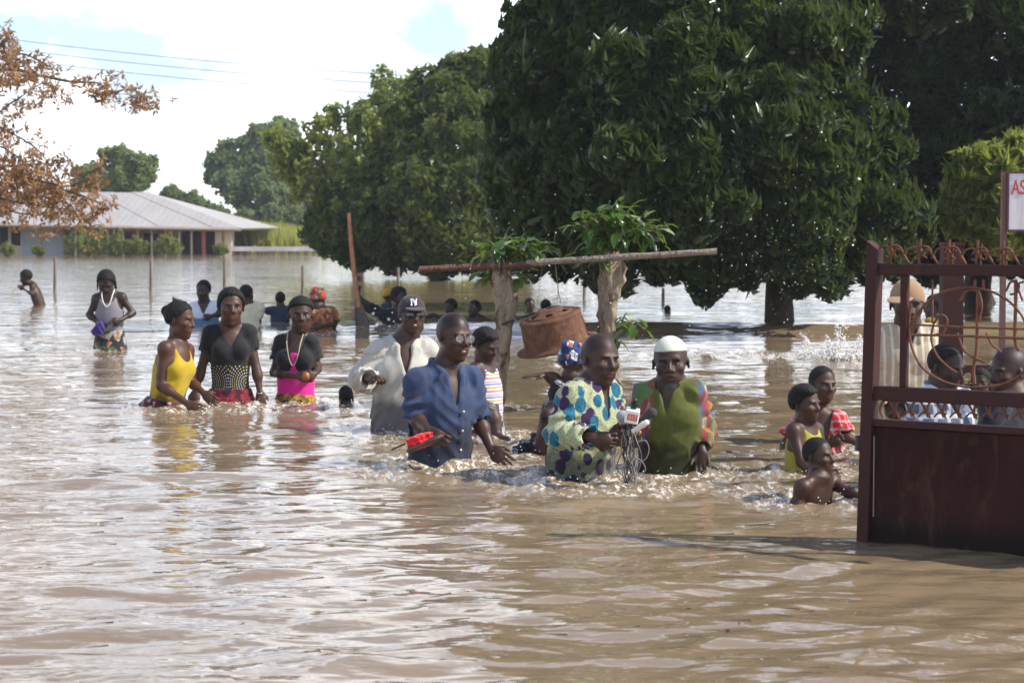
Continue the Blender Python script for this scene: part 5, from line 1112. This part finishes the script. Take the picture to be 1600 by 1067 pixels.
m = MB(); m.tube([at(868,414,YP-.1), at(872,452,YP-.16), at(876,474,YP-.16)], .0028, 5); m.tube([at(872,452,YP-.16), at(870,475,YP-.16)], .002, 5); o = m.build("hanging_wire", wire, rim, True, origin=tuple(rc)); 
m = MB(); m.tube([at(847,416,YP-.1), at(842,460,YP-.16), at(838,488,YP-.16)], .0018, 5); m.build("hanging_wire", wire, rim, True, origin=tuple(rc))
m = MB(); a_ = at(784,507,YP-.1); m.tube([a_, at(812,497,YP-.05), at(842,487,YP-.08)], [.010, .008, .006], 7); o = m.build("striker_rod", plain("dark_iron", (.03, .028, .03), .6), None, True, origin=tuple(a_)); o.location = a_; tag(o, "thin dark iron rod stuck into the left side of the rusty rim", "rod")
# --- paddle
YD = hit(590, 520)[1]-.25
pd = empty("paddle", tuple(at(573, 538, YD)), "long wooden paddle with a dark broad blade held upright, water dripping off it", "paddle"); og = tuple(pd.location)
m = MB(); m.tube([at(545,333,YD), at(549,385,YD), at(555,440,YD), at(560,480,YD)], [.022, .026, .028, .03], 9); m.build("shaft", plain("orange_wood", (.34, .16, .075), .6, .4, .25, 20), pd, True, og)
m = MB(); n = 12; V = []; F = []; ks = FPX/YD
for i, (px, py, hw) in enumerate([(556,446,2.5),(558,465,4),(561,480,7),(564,495,10),(567,510,11.5),(570,525,11),(572,545,9)]):
    c = at(px, py, YD)
    for j in range(n): a = 2*math.pi*j/n; V.append([c[0]+hw/ks*math.cos(a), c[1]+.016*math.sin(a), c[2]])
for i in range(6):
    for j in range(n): F.append([i*n+j, (i+1)*n+j, (i+1)*n+(j+1) % n, i*n+(j+1) % n])
m.add(V, F); m.build("blade", plain("wet_dark_wood", (.055, .032, .024), .35, .5, .25, 20), pd, True, og)
# --- sandals with red cloth in the blue man's hand
Yd = hit(684,724)[1]-.34
sd_ = empty("sandals", tuple(at(660, 694, Yd)), "pair of brown flat sandals held sole down by the man in blue", "sandals"); og = tuple(sd_.location); brown = plain("brown_rubber", (.055, .032, .020), .6)
for dz, dy in ((0, 0), (-.012, -.05)):
    F = Field(); c0, c1 = at(640+dz*200, 704, Yd+dy), at(686+dz*200, 683, Yd+dy); d = c1-c0; L_ = np.linalg.norm(d); d /= L_; upv = np.array([-d[2], 0, d[0]]); R = np.stack([d, [0, 1, 0], upv], 1)
    F.ell((c0+c1)/2, (L_*.55, .046, .011), R, .01); F.ell(c0+d*.035, (.04, .043, .011), R, .01); F.ell(c1-d*.02, (.05, .048, .011), R, .02); smesh("sole", F.mesh(.004), brown, None).parent = sd_
for c in sd_.children: c.location = -Vector(og)
F = Field(); c = at(658, 688, Yd-.02); F.ell(c, (.062, .055, .036), np.array(Matrix.Rotation(rad(-20), 3, 'Y')), .02); F.ball(c+np.array([.04, -.02, .016]), .026, .02); F.ball(c+np.array([-.045, 0, -.01]), .026, .02)
F.op('*', lambda X, Y, Z: .006*np.sin(X*130+Z*90)*np.sin(Y*110+X*40)+.004*np.sin(X*60-Z*200), c-.15, c+.15, .01)
o = smesh("red_cloth", F.mesh(.004), mcloth("red_mesh_cloth", solid((.62, .015, .02))), None); tag(o, "crumpled red cloth lying on the sandals in the blue-shirted man's hand", "cloth")
m = MB(); a_ = at(612, 702, Yd); m.tube([a_, at(634, 693, Yd)], .005, 6); m.build("strap_end", brown, sd_, True, og)
# --- microphones
Ym = hit(902,746)[1]-.38; mkp = lambda x, y, d=0: at(x, y, Ym+d)
m_blk = plain("black_plastic", (.012, .012, .013), .45); m_wht = plain("white_flag", (.78, .78, .78), .4, .5, .03); m_gry = plain("foam_grey", (.035, .035, .038), .95)
def mic(tipx, tipy, hx, hy, d, lb, head, hr=.022, body=m_blk, flag=False, flagmat=None):
    a, b = mkp(tipx, tipy, d), mkp(hx, hy, d+.02); root = empty("microphone", tuple(b), lb, "microphone", "microphones held in a bundle"); og = tuple(b); ax = nrm(a-b)
    m = MB(); m.tube([b, b+(a-b)*.5, a-ax*hr], [.011, .013, .016], 12); m.build("handle", body, root, True, og)
    F = Field(); F.ball(a, hr, .01); F.cone(a, a-ax*.025, hr, hr*.75, .01); V, Fa = F.mesh(.0035); mk("windscreen", V-np.array(og), Fa, head, root, True)
    if flag:
        c = b+(a-b)*.45; z = ax; x = nrm(np.cross(z, [0, -1, .25])); y = np.cross(z, x); Mx = np.eye(4); Mx[:3, 0] = x; Mx[:3, 1] = y; Mx[:3, 2] = z; Mx[:3, 3] = c; h_ = .033
        m = MB(); m.box((-h_, -h_, -h_), (h_, h_, h_), Mx); f_ = m.build("flag_cube", m_wht, root, False, og); bv = f_.modifiers.new("b", 'BEVEL'); bv.width = .006; bv.segments = 2
        side = -1 if y[1] > 0 else 1; y_ = h_*side; m = MB(); m.box((-.022, min(y_, y_+side*.0015), -.017), (.026, max(y_, y_+side*.0015), .014), Mx); lg = m.build("logo_patch", plain("orange_red_logo", (.55, .10, .04), .5), None, False, og); lg.parent = f_
        m = MB()                                            # pale block strokes of the logo
        for (x0, x1, z0, z1) in [(-.016,-.012,-.012,.009),(-.016,-.004,.006,.009),(-.008,-.004,-.012,.009),(-.016,-.004,-.003,0),(.001,.005,-.012,.009),(.009,.022,.006,.009),(.0135,.0175,-.012,.006)]:
            m.box((x0, min(y_+side*.0016, y_+side*.003), z0), (x1, max(y_+side*.0016, y_+side*.003), z1), Mx)
        lt = m.build("logo_strokes", plain("pale_logo", (.75, .45, .35), .5), None, False, og); lt.parent = f_
    return root
mic(992, 626, 984, 668, -.06, "microphone with a white cube flag carrying an orange-red logo", m_blk, .010, m_blk, True)
mic(1018, 645, 990, 664, -.02, "black foam-headed microphone pointing right", m_gry, .024)
mic(972, 650, 980, 672, .03, "grey foam-headed microphone at the left of the bundle", plain("light_foam", (.30, .30, .33), .95), .026)
mic(1010, 660, 988, 674, -.08, "white-bodied microphone pointing right under the black one", m_wht, .012, plain("pale_body", (.62, .60, .56), .4))
r = np.random.default_rng(9); cb = empty("microphone_cables", tuple(mkp(982, 672)), "tangle of black and grey cables dangling from the microphones into the water", "cables"); og = tuple(cb.location)
m_gc = plain("grey_cable", (.20, .19, .18), .5)
for i in range(22):
    x0 = 978+r.uniform(-6, 12); xe = 981+r.uniform(-12, 14); mid = [(x0, 672), (x0+r.uniform(-6, 7), 690), ((x0+xe)/2+r.uniform(-9, 12), 712), (xe+r.uniform(-6, 6), 735), (981+r.uniform(-10, 12), 755)]
    m = MB(); P = spline([mkp(a, b, -.04+r.uniform(-.04, .04)) for a, b in mid], 6); m.tube(P, .0023, 5); m.build("cable", m_gc if i % 3 else m_blk, cb, True, og)
for pts in ([(996,690),(1008,688),(1014,700),(1010,715),(998,722),(990,712)], [(962,700),(955,716),(958,730),(968,744)], [(990,712),(1004,722),(1008,735),(996,742)], [(978,705),(966,708),(960,718),(966,730),(978,728)]):
    m = MB(); m.tube(spline([mkp(a, b, -.06) for a, b in pts], 6), .0026, 6); m.build("cable", m_gc, cb, True, og)
# --- the gate
A0 = hit(1357, 845); B0 = hit(1600, 850); Yr_ = A0[1]*.955; B0 = at(1600, 850, Yr_); gx = np.array([B0[0]-A0[0], B0[1]-A0[1], 0]); gx /= np.linalg.norm(gx); gn = np.array([gx[1], -gx[0], 0.])   # gn points to the camera
def gp(px, py, off=0.0):
    d = ray(px, py); o = np.array([0, 0, CH]); a = A0+gn*off; t = (a-o).dot(gn)/d.dot(gn); p = o+d*t; return p
def gloc(px, py): p = gp(px, py)-A0; return p.dot(gx), p[2]
paint = G("maroon_paint", .65, .3); v = paint.co(); n_ = paint.noise(v, 6, 6, .7); st = paint.noise(paint.co('Object', (1, 1, .12)), 22, 4, .6)
c_ = paint.mix(paint.ramp(n_, [(.35, 0), (.7, 1)]), (.034, .010, .009), (.056, .018, .014)); c_ = paint.mix(paint.ramp(st, [(.60, 0), (.78, .6)]), c_, (.12, .055, .030)); paint.base(c_); paint.rough(paint.ramp(n_, [(.3, .55), (.7, .85)])); paint.bump(n_, .2, .01)
panelm = G("dirty_steel_panel", .8, .15); v = panelm.co(); n_ = panelm.noise(v, 3.2, 5, .6); st = panelm.noise(panelm.co('Object', (1, 1, .10)), 30, 4, .65)
c_ = panelm.mix(panelm.ramp(n_, [(.35, 0), (.7, 1)]), (.024, .008, .007), (.042, .015, .012)); c_ = panelm.mix(panelm.ramp(st, [(.56, 0), (.8, .45)]), c_, (.060, .038, .032)); zz = panelm.sep(v)[2]
c_ = panelm.mix(panelm.ramp(panelm.math('ADD', zz, panelm.math('MULTIPLY', n_, .06)), [(.09, .8), (.16, 0)]), c_, (.010, .008, .007)); c_ = panelm.mix(panelm.ramp(panelm.noise(panelm.co('Object', (1, 1, .35)), 7, 6, .75, .6), [(.54, 0), (.66, .65)]), c_, (.085, .042, .026)); c_ = panelm.mix(panelm.ramp(panelm.noise(panelm.co('Object', (1, 1, .6)), 34, 4, .7), [(.62, 0), (.70, .6)]), c_, (.012, .008, .008)); panelm.base(c_); panelm.bump(n_, .15, .02)
rod = G("rusty_rod", .8, .25); v = rod.co(); rod.base(rod.mix(rod.noise(v, 25, 4), (.060, .022, .016), (.24, .11, .065)))
gate = empty("gate", tuple(A0), "maroon steel gate with rusty scrollwork over a solid dark lower panel", "gate"); og = tuple(A0); MG = np.eye(4); MG[:3, 0] = gx; MG[:3, 1] = -gn; MG[:3, 3] = A0; XR = 1.25
def gbox(x0, x1, z0, z1, y0, y1, nm, mat): m = MB(); m.box((x0, y0, z0), (x1, y1, z1), MG); o = m.build(nm, mat, gate, False, og); b = o.modifiers.new("b", 'BEVEL'); b.width = .003; b.segments = 1; return o
xl = gloc(1345, 845)[0]; xr_ = gloc(1367, 520)[0]; xp_ = gloc(1357, 845)[0]; zt = gloc(1365, 400)[1]
m = MB(); ztl, ztr = gloc(1358, 376)[1], gloc(1375, 390)[1]; w0, w1 = xl, xr_
b0, b1 = gloc(1343, 845)[0], gloc(1360, 845)[0]; t0, t1 = gloc(1359, 376)[0], gloc(1376, 392)[0]; k0, k1 = (t0-b0)/ztl*-.8+b0, (t1-b1)/ztr*-.8+b1
m.add(np.array([[k0,-.03,-.8],[k1,-.03,-.8],[k1,.03,-.8],[k0,.03,-.8],[t0,-.03,ztl],[t1,-.03,ztr],[t1,.03,ztr],[t0,.03,ztl]])@MG[:3,:3].T+A0, [[0,3,2,1],[4,5,6,7],[0,1,5,4],[1,2,6,5],[2,3,7,6],[3,0,4,7]]); m.build("gate_post", paint.m, gate, False, og)
ztop = gloc(1380, 655)[1]; z0r, z1r = gloc(1380, 625)[1], gloc(1380, 603)[1]; z0t, z1t = gloc(1380, 429)[1], gloc(1380, 412)[1]
gbox(xp_+.001, XR, -.8, ztop-.03, -.008, .008, "steel_panel", panelm.m); gbox(xp_+.012, XR, ztop-.028, ztop, -.022, .022, "panel_rail", paint.m)
gbox(xr_+.001, XR, z0r, z1r, -.02, .02, "middle_rail", paint.m); gbox(xr_+.001, XR, z0t, z1t, -.02, .02, "top_rail", paint.m)
gbox(gloc(1408, 500)[0], gloc(1419, 500)[0], z1r+.001, z0t-.001, -.014, .014, "upright", paint.m)
gbox(gloc(1418,470)[0]-.02+.62, gloc(1418,470)[0]+.62, z1r+.001, z0t-.001, -.012, .012, "upright", paint.m)
def gtube(pts, r_=.0045, nm="scroll", n=6, off=0, flat=1): m = MB(); m.tube(spline([gp(a, b, off) for a, b in pts], n), r_, 6); return m.build(nm, rod.m, gate, True, og)
# top scroll row with spikes
for i, cx in enumerate([1392, 1437, 1482, 1526, 1566, 1606, 1648]):
    s_ = i*1.2; gtube([(cx-26,402+s_),(cx-18,388+s_),(cx-4,385+s_),(cx+3,394+s_),(cx-2,403+s_),(cx-8,401+s_)]); gtube([(cx-6,393+s_),(cx+2,384+s_),(cx+14,386+s_),(cx+20,398+s_),(cx+30,414+s_)], off=.006)
    gtube([(cx+24,404+s_),(cx+16,392+s_),(cx+8,390+s_),(cx+5,398+s_),(cx+11,402+s_)], .0045, off=-.006)
    gtube([(cx-1,413+s_),(cx,395+s_),(cx+2,372+s_)], .0052, "spike", 2); 
    if i > 1: gtube([(cx+6,413+s_),(cx+6,395+s_),(cx+8,378+s_)], .0048, "spike", 2, -.01)
# big ring, inner scrolls, rods
gtube([(1424,476),(1420,505),(1424,540),(1440,573),(1470,594),(1500,603),(1530,605),(1560,602),(1585,592),(1606,575)], .0050, "ring")
gtube([(1424,520),(1440,482),(1470,458),(1510,449),(1550,456),(1580,474),(1600,500),(1606,530)], .0050, "ring", off=.004)
gtube([(1459,505),(1455,530),(1464,555),(1480,572),(1495,582)]); gtube([(1459,505),(1470,492),(1480,500),(1474,520),(1462,522)]); gtube([(1496,520),(1505,545),(1520,558),(1540,566)]); gtube([(1541,520),(1550,538),(1565,550)])
gtube([(1500,470),(1510,455),(1526,455),(1532,470),(1526,490)]); gtube([(1530,500),(1534,475),(1528,452)], .005)
gtube([(1528,452),(1527,500),(1526,545),(1521,575),(1523,600)], .0068, "twisted_rod", 3)
gtube([(1524,437),(1523,450)], .006, "short_rod", 1); gtube([(1537,437),(1536,450)], .006, "short_rod", 1)
gtube([(1424,507),(1500,511),(1600,514),(1660,516)], .0045, "cross_rod", 2); gtube([(1424,523),(1500,525),(1600,529),(1660,531)], .0055, "cross_rod", 2, .006)
gtube([(1587,437),(1587,480),(1586,530),(1592,548)], .0072, "twisted_rod", 3); gtube([(1572,455),(1580,440),(1592,445),(1588,458),(1578,460)]); gtube([(1600,440),(1590,446),(1598,470)])
gtube([(1457,437),(1457,505)], .0045, "short_rod", 1)
# row of small rings under the middle rail
for i in range(11):
    cx = 1392+i*24.5; s_ = i*.45
    gtube([(cx-12,652+s_),(cx-17,640+s_),(cx-13,628+s_),(cx-4,626+s_),(cx+3,636+s_),(cx+9,651+s_)], .0045, "small_scroll", 5, .006*(i % 2))
    gtube([(cx-6,650+s_),(cx+2,643+s_),(cx+13,646+s_)], .004, "small_scroll", 4)
m = MB(); m.box((xr_+.004, -.0115, .10), (xr_+.008, -.0085, .42), MG); m.build("weld_bead", plain("pale_weld", (.30, .24, .20), .6), gate, False, og)
m = MB(); c = gp(1347, 692, .0); m.tube([c+np.array([-.012, 0, -.03]), c+np.array([-.012, 0, .03])], .016, 10); m.build("hinge_pin", m_blk, gate, True, og)
# --- second post, back gate leaf and sign
Yq = 10.6; b = hit(1489, 760); gp2 = empty("gate_post", tuple(at(1489, 800, Yq)), "dark maroon square post seen through the gate scrollwork", "post"); og2 = tuple(gp2.location)
c0 = at(1473, 520, Yq); c1 = at(1505, 520, Yq); zt = at(1489, 385, Yq)[2]; m = MB(); m.box((c0[0], Yq, -.8), (c1[0], Yq+.1, zt)); m.build("shaft", paint.m, gp2, False, og2)
m = MB(); m.box((c0[0]-.004, Yq-.004, zt+.001), (c1[0]+.004, Yq+.104, zt+.02)); m.build("cap_plate", paint.m, gp2, False, og2)
bk = empty("back_gate_leaf", tuple(at(1530, 780, 11.6)), "second scrollwork gate leaf farther back, low between the two seated heads", "gate"); og3 = tuple(bk.location)
m = MB(); a, b = at(1500, 574, 11.6), at(1680, 578, 11.6); m.box((a[0], 11.6, a[2]-.03), (b[0], 11.64, a[2]+.012)); m.build("rail", paint.m, bk, False, og3); a2 = at(1500, 600, 11.6); m = MB(); m.box((a2[0], 11.6, -.6), (b[0], 11.63, a2[2])); m.build("panel", panelm.m, bk, False, og3)
for cx in (1514, 1534, 1556, 1578, 1600):
    m = MB(); m.tube(spline([at(x, y, 11.62) for x, y in ((cx-8,598),(cx-10,588),(cx-3,580),(cx+5,584),(cx+4,594),(cx-1,598))], 5), .006, 5); m.build("scroll", rod.m, bk, True, og3)
Ys = 9.6; sg = empty("sign", tuple(at(1572, 800, Ys)), "white board with red lettering AS on a thin brown post behind the gate", "sign"); og4 = tuple(sg.location); brn = plain("brown_post_paint", (.13, .06, .045), .6)
z0 = -.8; p0, p1 = at(1564, 450, Ys), at(1572, 450, Ys); zt = at(1570, 269, Ys)[2]; m = MB(); m.box((p0[0], Ys, z0), (p1[0], Ys+.03, zt)); m.build("post", brn, sg, False, og4)
x0, x1 = at(1573, 310, Ys)[0], at(1573+190, 310, Ys)[0]; zb, zt2 = at(1573, 362, Ys)[2], at(1573, 268, Ys)[2]; e = 3.2/(FPX/Ys)
brd = G("sign_board", .5, .4); v = brd.co(); brd.base(brd.mix(brd.ramp(brd.noise(brd.co('Object', (1, 1, .15)), 26, 4), [(.45, 0), (.75, 1)]), (.64, .62, .64), (.46, .43, .43)))
m = MB(); m.box((x0+e, Ys-.004, zb+e), (x1-e, Ys+.008, zt2-e)); m.build("board", brd.m, sg, False, og4); frm = plain("sign_frame_paint", (.075, .022, .035), .5)
for bx in [((x0, zb), (x0+e-.0005, zt2)), ((x1-e+.0005, zb), (x1, zt2)), ((x0+e, zb), (x1-e, zb+e-.0005)), ((x0+e, zt2-e+.0005), (x1-e, zt2))]:
    m = MB(); m.box((bx[0][0], Ys-.010, bx[0][1]), (bx[1][0], Ys+.012, bx[1][1])); m.build("frame_bar", frm, sg, False, og4)
cu = bpy.data.curves.new("letters", 'FONT'); cu.body = "AS"; cu.size = 1; cu.extrude = .01; ft = bpy.data.objects.new("letters_tmp", cu); COL.objects.link(ft); dg = bpy.context.evaluated_depsgraph_get(); dg.update()
me = bpy.data.meshes.new_from_object(ft.evaluated_get(dg)); bpy.data.objects.remove(ft); co = np.array([v.co[:] for v in me.vertices]); lo, hi = co.min(0), co.max(0)
a, b = at(1580, 304, Ys), at(1601.5, 281.5, Ys); co2 = np.zeros_like(co); co2[:, 0] = a[0]+(co[:, 0]-lo[0])/(hi[0]-lo[0])*(b[0]-a[0]); co2[:, 2] = a[2]+(co[:, 1]-lo[1])/(hi[1]-lo[1])*(b[2]-a[2]); co2[:, 1] = Ys-.0065+(co[:, 2])*.1
for v_, c in zip(me.vertices, co2-np.array(og4)): v_.co = c
lt = bpy.data.objects.new("lettering", me); COL.objects.link(lt); lt.parent = sg; me.materials.clear(); me.materials.append(plain("red_letter_paint", (.50, .015, .02), .5))
# --- splash and flying drops
r = np.random.default_rng(77); ico_V = np.array([[0,0,1],[.894,0,.447],[.276,.851,.447],[-.724,.526,.447],[-.724,-.526,.447],[.276,-.851,.447],[.724,.526,-.447],[-.276,.851,-.447],[-.894,0,-.447],[-.276,-.851,-.447],[.724,-.526,-.447],[0,0,-1]])
ico_F = np.array([[0,1,2],[0,2,3],[0,3,4],[0,4,5],[0,5,1],[1,6,2],[2,7,3],[3,8,4],[4,9,5],[5,10,1],[6,7,2],[7,8,3],[8,9,4],[9,10,5],[10,6,1],[11,7,6],[11,8,7],[11,9,8],[11,10,9],[11,6,10]])
gd = G("water_drop", .12, .8); gd.base((.80, .78, .74)); gd.b.inputs['Subsurface Weight'].default_value = 0
def drops(P, S, nm, lb, streak=1.0):
    P = np.array(P); k = len(P); V = (ico_V[None]*np.array([1, 1, streak])*np.array(S)[:, None, None]+P[:, None]).reshape(-1, 3); F = (ico_F[None]+(np.arange(k)*12)[:, None, None]).reshape(-1, 3)
    c = P.mean(0); c[2] = 0; o = mk(nm, V-c, F, gd.m, None, True); o.location = c; tag(o, lb, "splash", None, 'stuff')
P = []; S = []; Ysp = hit(1310, 562)[1]
for jet in range(16):
    px = 1310+r.normal(0, 24); top = 556-abs(r.normal(0, 34)); lean = r.normal(0, 12)
    for q in range(110):
        t = r.uniform()**.7; x = px+lean*t+r.normal(0, 2.2+3*(1-t)); y = 562+(top-562)*t+r.normal(0, 2); P.append(at(x, min(y, 566), Ysp+r.normal(0, .06))); S.append(r.uniform(.002, .011)*(1.35-t*.6))
for q in range(700): x = r.normal(1290, 75); P.append(at(x, 560-abs(r.normal(0, 4)), Ysp+r.normal(0, .2))); S.append(r.uniform(.002, .006))
drops(P, S, "splash", "white water splash thrown up left of the gate post")
P = []; S = []
for q in range(430):
    x = r.normal(1225, 85) if q % 3 else r.uniform(780, 1350); y = r.uniform(340, 540) if q % 4 else r.uniform(200, 420); P.append(at(x, y, 18+r.normal(0, .8))); S.append(r.choice([.002, .003, .004, .006], p=[.5, .3, .15, .05]))
for q in range(60): P.append(at(r.uniform(700, 960), r.uniform(300, 540), 12.6+r.normal(0, .3))); S.append(r.choice([.002, .0035, .005], p=[.7, .2, .1]))
drops(P, S, "flying_drops", "scattered white water drops flying before the great mango tree")
P = [at(x, y, YD-.1) for x, y in zip(r.normal(600, 16, 26), r.normal(507, 16, 26))]; S = list(r.choice([.003, .006, .012, .02], 26, p=[.4, .35, .18, .07]))
drops(P, S, "paddle_drops", "drops falling between the paddle blade and the man holding it")
# spray beads along the waders' waterlines
P = []; S = []
for (x, y, rr, s_) in STIR:
    k = int(60*s_) if y < 17 else 20
    for q in range(k): a = r.uniform(0, 6.28); d = rr*(.45+.35*r.uniform()); P.append([x+d*math.cos(a), y+d*math.sin(a)*.7-.05, abs(r.normal(0, .022))+.01]); S.append(r.uniform(.0012, .0038))
drops(P, S, "waterline_spray", "fine white spray beads where waders push through the water")
# bits of straw and leaf drifting in front
mbd = MB()
for q in range(46):
    p = hit(r.uniform(20, 1330), r.uniform(790, 1060)); L_ = r.uniform(.01, .055); a = r.normal(0, .5); d = np.array([math.cos(a), math.sin(a), 0])*L_; k = np.array([-d[1], d[0], 0])*r.uniform(.04, .16); z = np.array([0, 0, .018+.01*r.uniform()])
    mbd.add([p-d-k+z, p+d-k+z*1.1, p+d*.9+k+z*1.3, p-d*.8+k+z], [[0, 1, 2, 3]])
tag(mbd.build("drifting_debris", plain("wet_straw", (.09, .055, .03), .6), None), "bits of dark straw and leaf drifting on the muddy water in front", "debris", None, 'stuff')
# extra stirred zones: the current line behind the men, and round the posts
for (x_, y_, rr, s_) in [(900,575,.5,.7),(1000,560,.6,.8),(1100,556,.6,.9),(1180,555,.6,1.),(1260,558,.6,1.1),(1320,560,.6,1.2),(780,636,.3,.9),(420,640,.4,1.),(310,642,.4,1.),(510,640,.35,1.),(1000,765,.35,.9),(1060,752,.3,1.),(900,760,.4,.9),(1190,768,.3,.8),(700,735,.5,1.),(800,745,.3,.6),(190,560,.4,.8),(90,505,.5,.5),(60,530,.6,.6),(960,640,.3,.7),(620,690,.4,.7),(550,660,.3,.6)]:
    p = hit(x_, y_); STIR.append((p[0], p[1], rr, s_*.95))
build_water()
